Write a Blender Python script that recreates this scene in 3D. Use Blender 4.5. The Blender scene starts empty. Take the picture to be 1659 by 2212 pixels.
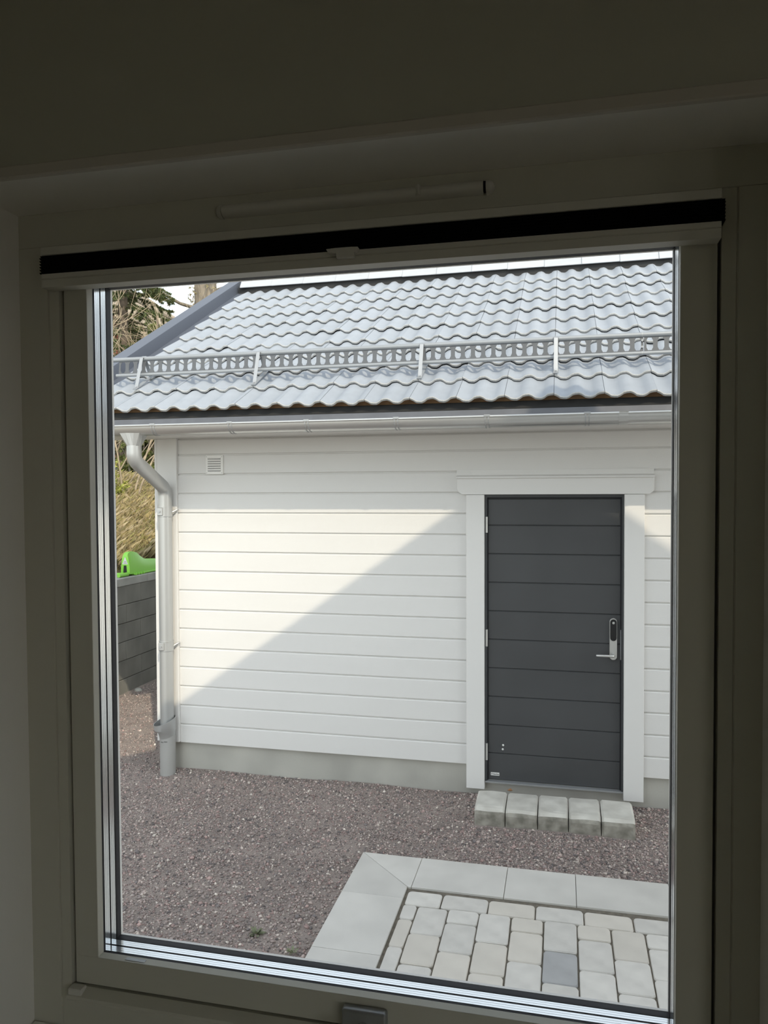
import bpy, bmesh, math, random
import numpy as np
from mathutils import Vector, Matrix

random.seed(7)
RNG = np.random.default_rng(11)
SC = bpy.context.scene
COL = SC.collection
PI = math.pi

# ------------------------------------------------------------------ camera
CAM = Vector((0.5344, -5.5212, 2.0939))
FPX = 1650.0
yaw, pit, rol = 0.22827925, -0.0238088, -0.00367906
fw = Vector((-math.sin(yaw) * math.cos(pit), math.cos(yaw) * math.cos(pit), math.sin(pit)))
rt = Vector((math.cos(yaw), math.sin(yaw), 0))
up = rt.cross(fw)
rt2 = rt * math.cos(rol) + up * math.sin(rol)
up2 = up * math.cos(rol) - rt * math.sin(rol)
cd = bpy.data.cameras.new('camera')
cam = bpy.data.objects.new('camera', cd)
COL.objects.link(cam)
m3 = Matrix((rt2, up2, -fw)).transposed()
cam.matrix_world = Matrix.Translation(CAM) @ m3.to_4x4()
cd.sensor_fit = 'HORIZONTAL'
cd.sensor_width = 36.0
cd.lens = FPX / 1659.0 * 36.0
cd.clip_start = 0.02
cd.clip_end = 300
SC.camera = cam

# ------------------------------------------------------------------ light
SUN_DIR = Vector((0.61, -1.0, 0.95)).normalized()      # towards the sun
SKY_STRENGTH = 0.41
SUN_ENERGY = 2.45
w = bpy.data.worlds.new('world')
SC.world = w
w.use_nodes = True
nt = w.node_tree
bg = nt.nodes['Background']
sky = nt.nodes.new('ShaderNodeTexSky')
sky.sky_type = 'NISHITA'
sky.sun_disc = False
sky.sun_elevation = math.asin(SUN_DIR.z)
sky.sun_rotation = math.atan2(SUN_DIR.x, SUN_DIR.y)
sky.air_density = 1.0
sky.dust_density = 0.6
sky.ozone_density = 1.0
hsv = nt.nodes.new('ShaderNodeHueSaturation')
hsv.inputs['Saturation'].default_value = 0.26
nt.links.new(sky.outputs[0], hsv.inputs['Color'])
nt.links.new(hsv.outputs[0], bg.inputs['Color'])
bg.inputs['Strength'].default_value = SKY_STRENGTH
sl = bpy.data.lights.new('sun', 'SUN')
sl.energy = SUN_ENERGY
sl.angle = math.radians(0.53)
sl.color = (1.0, 0.85, 0.67)
so = bpy.data.objects.new('sun', sl)
COL.objects.link(so)
so.rotation_euler = SUN_DIR.to_track_quat('Z', 'Y').to_euler()
so.location = (4, -8, 9)

SC.view_settings.view_transform = 'Standard'
SC.view_settings.look = 'None'
SC.view_settings.gamma = 1.0
SC.view_settings.use_curve_mapping = False
SC.view_settings.exposure = 0.0
SC.cycles.transparent_max_bounces = 32
SC.cycles.max_bounces = 14
SC.cycles.diffuse_bounces = 8
SC.cycles.use_denoising = True

# ------------------------------------------------------------------ materials
def mat(name, col, rough=0.6, metal=0.0, var=0.0, vscale=8.0, col2=None, bump=0.0, bscale=60.0,
        stretch=(1, 1, 1), rand=0.0, spec=0.5, attr=None, detail=4.0, dist=0.004):
    m = bpy.data.materials.new(name)
    m.use_nodes = True
    n = m.node_tree.nodes
    l = m.node_tree.links
    p = n['Principled BSDF']
    p.inputs['Roughness'].default_value = rough
    p.inputs['Metallic'].default_value = metal
    p.inputs['Specular IOR Level'].default_value = spec
    p.inputs['Base Color'].default_value = (*col, 1)
    tc = n.new('ShaderNodeTexCoord')
    mp = n.new('ShaderNodeMapping')
    mp.inputs['Scale'].default_value = stretch
    l.new(tc.outputs['Object'], mp.inputs['Vector'])
    out = None
    if attr:
        a = n.new('ShaderNodeAttribute')
        a.attribute_name = attr
        out = a.outputs['Color']
    if var > 0 or col2:
        nz = n.new('ShaderNodeTexNoise')
        nz.inputs['Scale'].default_value = vscale
        nz.inputs['Detail'].default_value = detail
        l.new(mp.outputs[0], nz.inputs['Vector'])
        c2 = col2 or tuple(max(0, c * (1 - var)) for c in col)
        c1 = tuple(min(1, c * (1 + (var if not col2 else 0))) for c in col)
        mx = n.new('ShaderNodeMix')
        mx.data_type = 'RGBA'
        rp = n.new('ShaderNodeMapRange')
        rp.inputs['From Min'].default_value = 0.32
        rp.inputs['From Max'].default_value = 0.68
        l.new(nz.outputs['Fac'], rp.inputs['Value'])
        l.new(rp.outputs[0], mx.inputs['Factor'])
        mx.inputs['A'].default_value = (*c1, 1)
        mx.inputs['B'].default_value = (*c2, 1)
        if out:
            mm = n.new('ShaderNodeMix'); mm.data_type = 'RGBA'; mm.blend_type = 'MULTIPLY'
            mm.inputs['Factor'].default_value = 1.0
            l.new(out, mm.inputs['A']); l.new(mx.outputs['Result'], mm.inputs['B'])
            out = mm.outputs['Result']
        else:
            out = mx.outputs['Result']
    if rand > 0:
        oi = n.new('ShaderNodeObjectInfo')
        mr = n.new('ShaderNodeMapRange')
        mr.inputs['To Min'].default_value = 1 - rand
        mr.inputs['To Max'].default_value = 1 + rand
        l.new(oi.outputs['Random'], mr.inputs['Value'])
        hs = n.new('ShaderNodeHueSaturation')
        l.new(mr.outputs[0], hs.inputs['Value'])
        if out:
            l.new(out, hs.inputs['Color'])
        else:
            hs.inputs['Color'].default_value = (*col, 1)
        out = hs.outputs[0]
    if out:
        l.new(out, p.inputs['Base Color'])
    if bump > 0:
        nb = n.new('ShaderNodeTexNoise')
        nb.inputs['Scale'].default_value = bscale
        nb.inputs['Detail'].default_value = 5
        l.new(mp.outputs[0], nb.inputs['Vector'])
        bp = n.new('ShaderNodeBump')
        bp.inputs['Strength'].default_value = bump
        bp.inputs['Distance'].default_value = dist
        l.new(nb.outputs['Fac'], bp.inputs['Height'])
        l.new(bp.outputs[0], p.inputs['Normal'])
    return m

M = {}
M['siding'] = mat('white_siding_paint', (.715, .705, .685), .5, bump=.18, bscale=30, stretch=(.5, 6, 9), var=.012, vscale=3)
M['white_trim'] = mat('white_trim_paint', (.73, .72, .70), .5, bump=.08, bscale=30, stretch=(6, 6, .6))
M['grille'] = mat('white_plastic', (.80, .79, .76), .45)
M['dark_hole'] = mat('dark_hole', (.03, .03, .03), .9)
M['foundation'] = mat('foundation_concrete', (.43, .42, .38), .9, var=.16, vscale=2.2, bump=.25, bscale=60)
M['tile'] = mat('roof_tile_concrete', (.335, .362, .40), .55, var=.05, vscale=14, bump=.15, bscale=180, rand=.035)
M['tile_edge'] = mat('roof_tile_raw_edge', (.52, .52, .51), .9, col2=(.37, .37, .36), vscale=140, bump=.6, bscale=220)
M['ridge'] = mat('ridge_tile_concrete', (.43, .445, .465), .55, var=.04, vscale=14, rand=.03)
M['anthracite'] = mat('anthracite_sheet_metal', (.14, .155, .19), .42, .25)
M['dark_metal'] = mat('dark_flashing_metal', (.13, .135, .15), .45, .2, var=.1, vscale=10)
M['felt'] = mat('roof_felt', (.03, .03, .03), .95)
M['batten'] = mat('pine_batten', (.42, .25, .13), .8, var=.2, vscale=20)
M['gutter'] = mat('silver_gutter_metal', (.60, .60, .585), .33, .75)
M['pipe'] = mat('silver_downspout_paint', (.46, .465, .46), .38, .45)
M['plastic_pipe'] = mat('grey_plastic_pipe', (.37, .365, .35), .6, var=.05, vscale=6)
M['guard'] = mat('grey_snow_guard_steel', (.33, .345, .36), .45, .3)
M['guard_plate'] = mat('dark_grey_pierced_steel', (.115, .12, .128), .5, .2)
M['galv'] = mat('galvanised_steel', (.42, .43, .44), .45, .5)
M['door'] = mat('dark_grey_door_paint', (.057, .059, .062), .45, var=.08, vscale=3, bump=.05, bscale=40)
M['door_frame'] = mat('dark_grey_frame_paint', (.050, .053, .056), .45)
M['steel'] = mat('brushed_steel', (.62, .62, .60), .35, .7)
M['black'] = mat('black_gloss_plastic', (.012, .012, .013), .2)
M['sticker'] = mat('white_sticker', (.75, .75, .73), .5)
M['ink'] = mat('dark_ink', (.03, .03, .03), .6)
M['stone'] = mat('step_block_concrete', (.68, .66, .60), .9, col2=(.52, .50, .45), vscale=9, bump=.5, bscale=50, rand=.05)
M['stone_dark'] = mat('step_block_damp_face', (.19, .18, .15), .9, col2=(.40, .38, .33), vscale=16, bump=.5, bscale=50)
M['paver'] = mat('paver_concrete', (.66, .635, .59), .9, var=.09, vscale=11, bump=.35, bscale=90, rand=.08)
M['paver_dark'] = mat('paver_concrete_dark', (.41, .41, .41), .9, var=.1, vscale=9, bump=.35, bscale=90)
M['paver_sand'] = mat('paver_concrete_sand', (.65, .61, .545), .9, var=.06, vscale=9, bump=.35, bscale=90, rand=.05)
M['slab'] = mat('border_slab_concrete', (.62, .60, .56), .9, var=.07, vscale=5, bump=.2, bscale=120, rand=.05)
M['joint'] = mat('joint_sand', (.17, .15, .12), 1.0, var=.25, vscale=40, bump=.5, bscale=200)
M['ground'] = mat('gravel_ground', (.41, .345, .31), 1.0, col2=(.29, .245, .22), vscale=5, bump=.9, bscale=170, dist=.012, detail=10)
M['gravel'] = mat('gravel_stones', (1, 1, 1), .9, attr='tint')
M['block'] = mat('retaining_block_concrete', (.24, .235, .21), .95, var=.2, vscale=3.5, bump=.4, bscale=70, rand=.07, stretch=(1, 1, .5))
M['cap'] = mat('retaining_cap_concrete', (.42, .42, .39), .95, var=.15, vscale=5, bump=.3, bscale=70, rand=.05)
M['green'] = mat('lime_green_plastic', (.30, .72, .09), .35)
M['hill'] = mat('dry_grass_slope', (.30, .23, .12), 1, col2=(.19, .16, .07), vscale=2.2, bump=.8, bscale=30, dist=.05)
M['grass'] = mat('dry_grass_blades', (1, 1, 1), .8, attr='tint')
M['needles'] = mat('spruce_needles', (1, 1, 1), .7, attr='tint')
M['bark'] = mat('spruce_bark', (.15, .115, .085), .95, var=.3, vscale=10, bump=.8, bscale=25, dist=.02)
M['bare_bark'] = mat('pale_bare_twig_bark', (.40, .32, .22), .9, var=.2, vscale=10)
M['trunk'] = mat('grey_brown_trunk_bark', (.26, .22, .17), .95, var=.35, vscale=9, bump=1, bscale=18, dist=.04, stretch=(1, 1, .3))
M['brick'] = mat('red_brown_brick', (.24, .085, .06), .9, var=.15, vscale=8, rand=.3)
M['mortar'] = mat('pale_mortar', (.50, .43, .36), 1, var=.1, vscale=10)
M['plaster'] = mat('dark_grey_plinth_plaster', (.10, .105, .115), .95, var=.15, vscale=3)
M['old_roof'] = mat('tan_weathered_roof', (.36, .29, .21), .9, var=.15, vscale=5)
M['soffit_shade'] = mat('dark_brown_soffit_shade', (.13, .085, .06), .9, var=.2, vscale=5)  # dark brown standing in for the shadow below the roof edge
M['window_white'] = mat('white_window_paint', (.61, .60, .52), .5)
M['reveal'] = mat('white_reveal_paint', (.86, .85, .81), .7)
M['room_wall'] = mat('room_wall_paint', (.55, .55, .47), .85, bump=.06, bscale=120)
M['trim'] = mat('casing_paint', (.62, .59, .53), .7)
M['ceiling'] = mat('ceiling_paint', (.82, .80, .75), .9)
M['floor'] = mat('oak_floor', (.40, .33, .23), .45, var=.15, vscale=4, stretch=(1, 8, 1))
M['gasket'] = mat('black_rubber_gasket', (.012, .012, .016), .6)
M['spacer'] = mat('aluminium_spacer', (.88, .91, .92), .16, .9)
M['alu'] = mat('white_aluminium_cladding', (.80, .78, .75), .45)
M['blind'] = mat('black_pleated_fabric', (.006, .006, .007), .95, spec=.1)
M['blind_white'] = mat('white_blind_rail', (.66, .65, .59), .5)
M['vent_white'] = mat('white_vent_plastic', (.70, .69, .64), .45)
M['handle'] = mat('grey_metal_handle', (.35, .36, .36), .4, .5)
M['house_ext'] = mat('house_white_siding', (.74, .73, .70), .6)
M['house_roof'] = mat('house_dark_roof', (.10, .10, .11), .8)

gm = bpy.data.materials.new('window_glass')
gm.use_nodes = True
gn = gm.node_tree.nodes
for x in list(gn):
    gn.remove(x)
o_ = gn.new('ShaderNodeOutputMaterial')
tr_ = gn.new('ShaderNodeBsdfTransparent'); tr_.inputs[0].default_value = (.988, .994, .99, 1)
gl_ = gn.new('ShaderNodeBsdfGlossy'); gl_.inputs['Roughness'].default_value = 0.0
fr_ = gn.new('ShaderNodeFresnel'); fr_.inputs['IOR'].default_value = 1.12
mx_ = gn.new('ShaderNodeMixShader')
gm.node_tree.links.new(fr_.outputs[0], mx_.inputs[0])
gm.node_tree.links.new(tr_.outputs[0], mx_.inputs[1])
gm.node_tree.links.new(gl_.outputs[0], mx_.inputs[2])
gm.node_tree.links.new(mx_.outputs[0], o_.inputs[0])
M['glass'] = gm

# ------------------------------------------------------------------ mesh helpers
class MB:
    def __init__(s):
        s.v = []; s.f = []; s.m = []
    def add(s, vs, fs, mi=0):
        b = len(s.v)
        s.v += [tuple(x) for x in vs]
        s.f += [tuple(b + i for i in f) for f in fs]
        s.m += [mi] * len(fs)
        return s
    def box(s, x0, x1, y0, y1, z0, z1, mi=0):
        vs = [(x0, y0, z0), (x1, y0, z0), (x1, y1, z0), (x0, y1, z0), (x0, y0, z1), (x1, y0, z1), (x1, y1, z1), (x0, y1, z1)]
        return s.add(vs, [(3, 2, 1, 0), (4, 5, 6, 7), (0, 1, 5, 4), (1, 2, 6, 5), (2, 3, 7, 6), (3, 0, 4, 7)], mi)
    def prism(s, prof, axis, a0, a1, mi=0):
        """extrude a closed 2D profile along axis 0/1/2; profile gives the two other coordinates in order"""
        n = len(prof)
        def p3(q, a):
            if axis == 0: return (a, q[0], q[1])
            if axis == 1: return (q[0], a, q[1])
            return (q[0], q[1], a)
        vs = [p3(q, a0) for q in prof] + [p3(q, a1) for q in prof]
        fs = [(i, (i + 1) % n, n + (i + 1) % n, n + i) for i in range(n)]
        fs += [tuple(range(n - 1, -1, -1)), tuple(range(n, 2 * n))]
        return s.add(vs, fs, mi)
    def tube(s, path, r, n=10, mi=0, caps=True):
        path = [Vector(p) for p in path]
        rs = r if isinstance(r, (list, tuple)) else [r] * len(path)
        t0 = (path[1] - path[0]).normalized()
        a = Vector((0, 0, 1)) if abs(t0.z) < .9 else Vector((1, 0, 0))
        nrm = (a - t0 * a.dot(t0)).normalized()
        vs = []
        for i, p in enumerate(path):
            if i == 0: t = t0
            elif i == len(path) - 1: t = (path[i] - path[i - 1]).normalized()
            else: t = ((path[i + 1] - p).normalized() + (p - path[i - 1]).normalized()).normalized()
            nrm = (nrm - t * nrm.dot(t)).normalized()
            b = t.cross(nrm)
            for k in range(n):
                c = 2 * PI * k / n
                vs.append(p + (nrm * math.cos(c) + b * math.sin(c)) * rs[i])
        fs = []
        for i in range(len(path) - 1):
            for k in range(n):
                k2 = (k + 1) % n
                fs.append((i * n + k, i * n + k2, (i + 1) * n + k2, (i + 1) * n + k))
        if caps:
            fs.append(tuple(range(n - 1, -1, -1)))
            e = (len(path) - 1) * n
            fs.append(tuple(range(e, e + n)))
        return s.add(vs, fs, mi)
    def lathe(s, prof, cx, cy, n=24, mi=0):
        """prof: list of (radius, z), open; revolve about vertical axis"""
        vs = []
        for r, z in prof:
            for k in range(n):
                c = 2 * PI * k / n
                vs.append((cx + r * math.cos(c), cy + r * math.sin(c), z))
        fs = []
        for i in range(len(prof) - 1):
            for k in range(n):
                k2 = (k + 1) % n
                fs.append((i * n + k, i * n + k2, (i + 1) * n + k2, (i + 1) * n + k))
        return s.add(vs, fs, mi)
    def mesh(s, name, mats, bevel=0, segs=1, smooth=False, xf=None, recalc=True):
        me = bpy.data.meshes.new(name)
        vs = [tuple(xf @ Vector(v)) for v in s.v] if xf else s.v
        me.from_pydata(vs, [], s.f)
        for x in (mats if isinstance(mats, (list, tuple)) else [mats]):
            me.materials.append(M[x])
        me.polygons.foreach_set('material_index', s.m)
        if bevel or recalc:
            bm = bmesh.new(); bm.from_mesh(me)
            if recalc:
                bmesh.ops.recalc_face_normals(bm, faces=bm.faces)
            if bevel:
                ed = [e for e in bm.edges if len(e.link_faces) == 2 and e.calc_face_angle(0) > .5]
                bmesh.ops.bevel(bm, geom=ed, offset=bevel, segments=segs, affect='EDGES', profile=.5, clamp_overlap=True)
            bm.to_mesh(me); bm.free()
        if smooth:
            me.polygons.foreach_set('use_smooth', [True] * len(me.polygons))
            try:
                me.set_sharp_from_angle(angle=math.radians(40))
            except Exception:
                pass
        me.update()
        return me
    def build(s, name, mats, parent=None, **k):
        return link(name, s.mesh(name, mats, **k), parent)

def link(name, me, parent=None):
    o = bpy.data.objects.new(name, me)
    COL.objects.link(o)
    if parent is not None:
        o.parent = parent
        if parent.type == 'EMPTY' or True:
            o.matrix_parent_inverse = Matrix.Translation(-world_loc(parent))
    return o
LOC = {}
def world_loc(o):
    return LOC.get(o.name, Vector((0, 0, 0)))
def empty(name, loc=(0, 0, 0), parent=None):
    o = bpy.data.objects.new(name, None)
    o.empty_display_size = .1
    COL.objects.link(o)
    o.location = loc
    LOC[o.name] = Vector(loc)
    if parent is not None:
        o.parent = parent
        o.matrix_parent_inverse = Matrix.Translation(-world_loc(parent))
    return o
def tag(o, label=None, cat=None, group=None, kind=None):
    if label: o['label'] = label
    if cat: o['category'] = cat
    if group: o['group'] = group
    if kind: o['kind'] = kind
    return o
def struct(o, label=None):
    o['kind'] = 'structure'
    if label: o['label'] = label
    return o
def place(name, me, parent, loc, rot=(0, 0, 0), scale=(1, 1, 1)):
    o = bpy.data.objects.new(name, me)
    COL.objects.link(o)
    o.location = loc; o.rotation_euler = rot; o.scale = scale
    o.parent = parent
    o.matrix_parent_inverse = Matrix.Translation(-world_loc(parent))
    return o

def fast_mesh(name, V, Fc, mats, tint=None, per_face_verts=3):
    """numpy vertices and triangles; optional per-vertex tint colours"""
    me = bpy.data.meshes.new(name)
    V = np.ascontiguousarray(V, dtype=np.float32); Fc = np.ascontiguousarray(Fc, dtype=np.int32)
    k = Fc.shape[1]
    me.vertices.add(len(V)); me.vertices.foreach_set('co', V.ravel())
    me.loops.add(Fc.size); me.loops.foreach_set('vertex_index', Fc.ravel())
    me.polygons.add(len(Fc))
    me.polygons.foreach_set('loop_start', np.arange(0, Fc.size, k, dtype=np.int32))
    me.update(calc_edges=True)
    if tint is not None:
        ca = me.color_attributes.new('tint', 'FLOAT_COLOR', 'POINT')
        ca.data.foreach_set('color', np.concatenate([tint, np.ones((len(V), 1))], 1).astype(np.float32).ravel())
    me.materials.append(M[mats])
    me.validate()
    return me

def poly_hole_mesh(mb_outer, holes, y0, y1):
    """wall in the XZ plane with holes, thickness y0..y1 -> bmesh mesh data"""
    bm = bmesh.new()
    edges = []
    for loop in [mb_outer] + holes:
        vs = [bm.verts.new((x, y0, z)) for x, z in loop]
        for i in range(len(vs)):
            edges.append(bm.edges.new((vs[i], vs[(i + 1) % len(vs)])))
    bmesh.ops.triangle_fill(bm, edges=edges, use_beauty=True)
    r = bmesh.ops.extrude_face_region(bm, geom=list(bm.faces))
    nv = [e for e in r['geom'] if isinstance(e, bmesh.types.BMVert)]
    bmesh.ops.translate(bm, vec=(0, y1 - y0, 0), verts=nv)
    bmesh.ops.recalc_face_normals(bm, faces=bm.faces)
    return bm

# ------------------------------------------------------------------ own house and room (large structure)
YF = -4.4212                                    # room-side face of the window frame
ROT = Matrix.Translation((0, YF, 2.1)) @ Matrix.Rotation(0.0085, 4, 'X') @ Matrix.Translation((0, -YF, -2.1))
YI, YO = -4.551, -4.285                          # inner and outer face of the front wall
RX0, RX1, RZ0, RZ1 = -.335, .797, 1.200, 2.551  # window opening
AX, AZ, SLP = 2.71, 6.07, .70                   # gable apex and slope
def rake(x): return AZ - SLP * abs(x - AX)

bm = poly_hole_mesh([(-.80, -.3), (5.8, -.3), (5.8, rake(5.8) - .14), (AX, AZ - .14), (-.80, rake(-.80) - .14)],
                    [[(RX0, RZ0), (RX1, RZ0), (RX1, RZ1), (RX0, RZ1)]], YI, YO)
me = bpy.data.meshes.new('wall_front')
bm.to_mesh(me)
bm.free()
for k in ('room_wall', 'reveal', 'house_ext'): me.materials.append(M[k])
for p in me.polygons:
    c, n = p.center, p.normal
    if n.y < -.9: p.material_index = 0
    elif n.y > .9: p.material_index = 2
    elif RX0 - .01 < c.x < RX1 + .01 and RZ0 - .01 < c.z < RZ1 + .01: p.material_index = 1
    else: p.material_index = 2
me.transform(ROT)
struct(link('wall_front', me))
# casing lip above the opening
struct(MB().box(-.60, 1.10, YI - .010, YI + .001, RZ1 - .001, RZ1 + .0165).build('trim_1', 'trim', xf=ROT, bevel=.002))
# other room walls, floor, ceiling
bm = poly_hole_mesh([(-8.0, -.3), (YI - .004, -.3), (YI - .004, 3.02), (-8.0, 3.02)], [], 0, .1)
me = bpy.data.meshes.new('wall_left'); bm.to_mesh(me); bm.free()
me.transform(Matrix(((0, 1, 0, -.80), (1, 0, 0, 0), (0, 0, 1, 0), (0, 0, 0, 1))))
me.materials.append(M['room_wall'])
struct(link('wall_left', me))
bm = poly_hole_mesh([(-8.0, -.3), (YI - .004, -.3), (YI - .004, 3.02), (-8.0, 3.02)], [[(-7.3, 1.0), (-6.4, 1.0), (-6.4, 2.35), (-7.3, 2.35)]], 0, .1)
me = bpy.data.meshes.new('wall_right'); bm.to_mesh(me); bm.free()
me.transform(Matrix(((0, 1, 0, 3.2), (1, 0, 0, 0), (0, 0, 1, 0), (0, 0, 0, 1))))
me.materials.append(M['room_wall'])
struct(link('wall_right', me))
bm = poly_hole_mesh([(-.80, -.3), (3.3, -.3), (3.3, 3.02), (-.80, 3.02)], [[(2.35, 1.0), (2.95, 1.0), (2.95, 2.35), (2.35, 2.35)]], -8.1, -8.002)
me = bpy.data.meshes.new('wall_back'); bm.to_mesh(me); bm.free()
me.materials.append(M['room_wall'])
struct(link('wall_back', me))
struct(MB().box(-.70, 3.2, -8.0, YI - .002, .38, .49).build('floor', 'floor'))
struct(MB().box(-.78, 3.28, -8.08, YI - .004, 3.022, 3.10).build('ceiling', 'ceiling'))
# unseen window added in the rear wall to let fill light into the room
w3 = struct(empty('fill_window_rear', (1.5, -8.05, .55)))
f3 = MB()
for a in ((2.35, 2.42, 1.0, 2.35), (2.88, 2.95, 1.0, 2.35), (2.42, 2.88, 1.0, 1.07), (2.42, 2.88, 2.28, 2.35)):
    f3.box(a[0], a[1], -8.09, -8.02, a[2], a[3])
f3.build('window_frame', 'window_white', w3)
for a, b_ in ((2.42, 2.88),):
    MB().box(a, b_, -8.057, -8.053, 1.07, 2.28).build('glass_pane', 'glass', w3)
w3 = struct(empty('fill_window_right', (3.25, -6.85, 1.0)))  # another unseen opening, added in the right wall to brighten the interior
f3 = MB()
for a in ((-7.3, -7.23, 1.0, 2.35), (-6.47, -6.4, 1.0, 2.35), (-7.23, -6.47, 1.0, 1.07), (-7.23, -6.47, 2.28, 2.35)):
    f3.box(3.22, 3.29, *a)
f3.build('window_frame', 'window_white', w3)
MB().box(3.253, 3.257, -7.23, -6.47, 1.07, 2.28).build('glass_pane', 'glass', w3)
# roof of the photographer's house: its gable throws the big shadow
hr = struct(empty('roof_house', (AX, -6, AZ)))
for sx in (-1, 1):
    x1 = AX + sx * 3.85
    MB().prism([(AX, AZ), (x1, rake(x1)), (x1, rake(x1) - .12), (AX, AZ - .12)], 1, -9.5, -3.9).build('roof_slope', 'house_roof', hr)

MB().prism([(AX - .17, rake(AX - .17) - .005), (AX - .16, AZ + .04), (AX - .08, AZ + .14), (AX + .08, AZ + .14), (AX + .16, AZ + .04), (AX + .17, rake(AX + .17) - .005)], 1, -9.52, -3.88).build('ridge_cap', 'house_roof', hr)

# ------------------------------------------------------------------ window_1
win = struct(empty('window_1', (.23, YF, RZ0)))
# fixed frame: jambs with a V-groove, head, bottom member with sloped ledge
def jamb(xo, xi):
    d = 1 if xi > xo else -1
    g = xi - d * .019
    pr = [(xo, YF), (g - d * .0015, YF), (g, YF + .0025), (g + d * .0015, YF + .0008), (xi, YF + .0008), (xi, YF + .118), (xo, YF + .118)]
    return MB().prism(pr, 2, RZ0, 2.497)
jamb(RX0, -.262).build('jamb', 'window_white', win, xf=ROT)
jamb(RX1, .7415).build('jamb', 'window_white', win, xf=ROT)
MB().box(RX0, RX1, YF, YF + .118, 2.4975, RZ1).build('frame_head', 'window_white', win, xf=ROT, bevel=.0006)
MB().prism([(YF, RZ0), (YF, 1.2535), (YF - .014, 1.258), (YF - .016, 1.2625), (YF - .014, 1.2660), (YF + .004, 1.2735), (YF + .040, 1.2735), (YF + .118, 1.262), (YF + .118, RZ0)], 0, -.2618, .7413).build('frame_sill', 'window_white', win, xf=ROT)
MB().box(-.2615, -.236, YF - .012, YF + .004, 1.262, 1.2765).build('corner_block', 'vent_white', win, xf=ROT, bevel=.0015)
# dark rebate behind the sash gap
rb = MB()
rb.box(-.2619, -.255, YF + .03, YF + .06, 1.26, 2.497); rb.box(.735, .7414, YF + .03, YF + .06, 1.26, 2.497)
rb.box(-.255, .735, YF + .034, YF + .06, 1.268, 1.280)
rb.build('rebate_seal', 'gasket', win, xf=ROT)
# sash
YS = YF + .005
SX0, SX1, SZ0, SZ1 = -.2145, .6905, 1.3245, 2.4425      # clear opening of the sash
OX0, OX1, OZ0, OZ1 = -.2565, .7370, 1.2775, 2.4955
sash = MB()
sash.box(OX0, SX0, YS, YS + .075, OZ0, OZ1)
sash.box(SX1, OX1, YS, YS + .075, OZ0, OZ1)
MBs = [(MB().box(OX0, SX0, YS, YS + .0165, SZ0, OZ1), 'sash_stile'), (MB().box(SX1, OX1, YS, YS + .0165, SZ0, OZ1), 'sash_stile'),
       (MB().box(OX0, OX1, YS, YS + .0165, OZ0, SZ0 - .0001), 'sash_rail'), (MB().box(SX0, SX1, YS, YS + .0165, SZ1, OZ1), 'sash_rail')]
for b_, nm in MBs:
    b_.build(nm, 'window_white', win, xf=ROT, bevel=.0007)
def ring(d0, d1, inset, mname, mt, grooves=False, out=.040):
    """a rectangular ring of depth d0..d1 behind the sash face, its inner edge inset into the opening"""
    a = MB()
    y0, y1 = YS + d0, YS + d1
    x0, x1, z0, z1 = SX0 + inset, SX1 - inset, SZ0 + inset, SZ1 - inset
    segs = [(y0, y1)]
    if grooves:
        w_ = (y1 - y0)
        segs = [(y0, y0 + w_ * .30), (y0 + w_ * .34, y0 + w_ * .66), (y0 + w_ * .70, y1)]
    for (p, q) in segs:
        a.box(x0 - out, x0, p, q, z0 - out, z1 + out); a.box(x1, x1 + out, p, q, z0 - out, z1 + out)
        a.box(x0, x1, p, q, z0 - out, z0); a.box(x0, x1, p, q, z1, z1 + out)
    return a.build(mname, mt, win, xf=ROT)
ring(.0170, .0212, -.0006, 'glass_edge_seal', 'gasket')
ring(.0214, .0352, 0, 'spacer_bar', 'spacer', True)
ring(.0354, .0392, -.0006, 'glass_edge_seal', 'gasket')
ring(.0394, .0532, 0, 'spacer_bar', 'spacer', True)
ring(.0534, .0665, .0006, 'outer_gasket', 'gasket')
ring(.0667, .0720, .0010, 'outer_cladding', 'alu')
for d in (.0172, .0356, .0536):
    MB().box(SX0 - .004, SX1 + .004, YS + d, YS + d + .0036, SZ0 - .004, SZ1 + .004).build('glass_pane', 'glass', win, xf=ROT)
# bits of the outer frame that close the gap between sash and wall
ofm = MB()
OF = .055
for a in ((RX0, SX0 - OF, RZ0, RZ1), (SX1 + OF, RX1, RZ0, RZ1), (SX0 - OF, SX1 + OF, RZ0, SZ0 - OF), (SX0 - OF, SX1 + OF, SZ1 + OF, RZ1)):
    ofm.box(a[0], a[1], YS + .076, YS + .112, a[2], a[3])
ofm.build('outer_frame', 'alu', win, xf=ROT)
# small maker's mark plate on the bead, handle base
MB().box(-.168, -.132, YS + .004, YS + .011, SZ0, SZ0 + .0006).build('marking_plate', 'handle', win, xf=ROT)
hd = MB().box(.2105, .2800, YF - .012, YS, 1.262, 1.3135)
hd.build('window_handle', 'handle', win, xf=ROT, bevel=.004, segs=3, smooth=True)
MB().tube([(.245, YF - .012, 1.29), (.245, YF - .045, 1.29), (.245, YF - .048, 1.27), (.245, YF - .048, 1.19)], .009, 14).build('handle_lever', 'steel', win, xf=ROT, smooth=True)
MB().box(RX0 + .001, RX1 - .001, YI - .03, YF - .0005, RZ0 - .03, RZ0 + .004).build('windowsill', 'reveal', win, xf=ROT, bevel=.002)
MB().prism([(YS + .114, RZ0 - .002), (YO + .05, RZ0 - .03), (YO + .05, RZ0 - .034), (YS + .114, RZ0 - .006)], 0, RX0 + .002, RX1 - .002).build('outer_sill', 'alu', win, xf=ROT)

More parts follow.
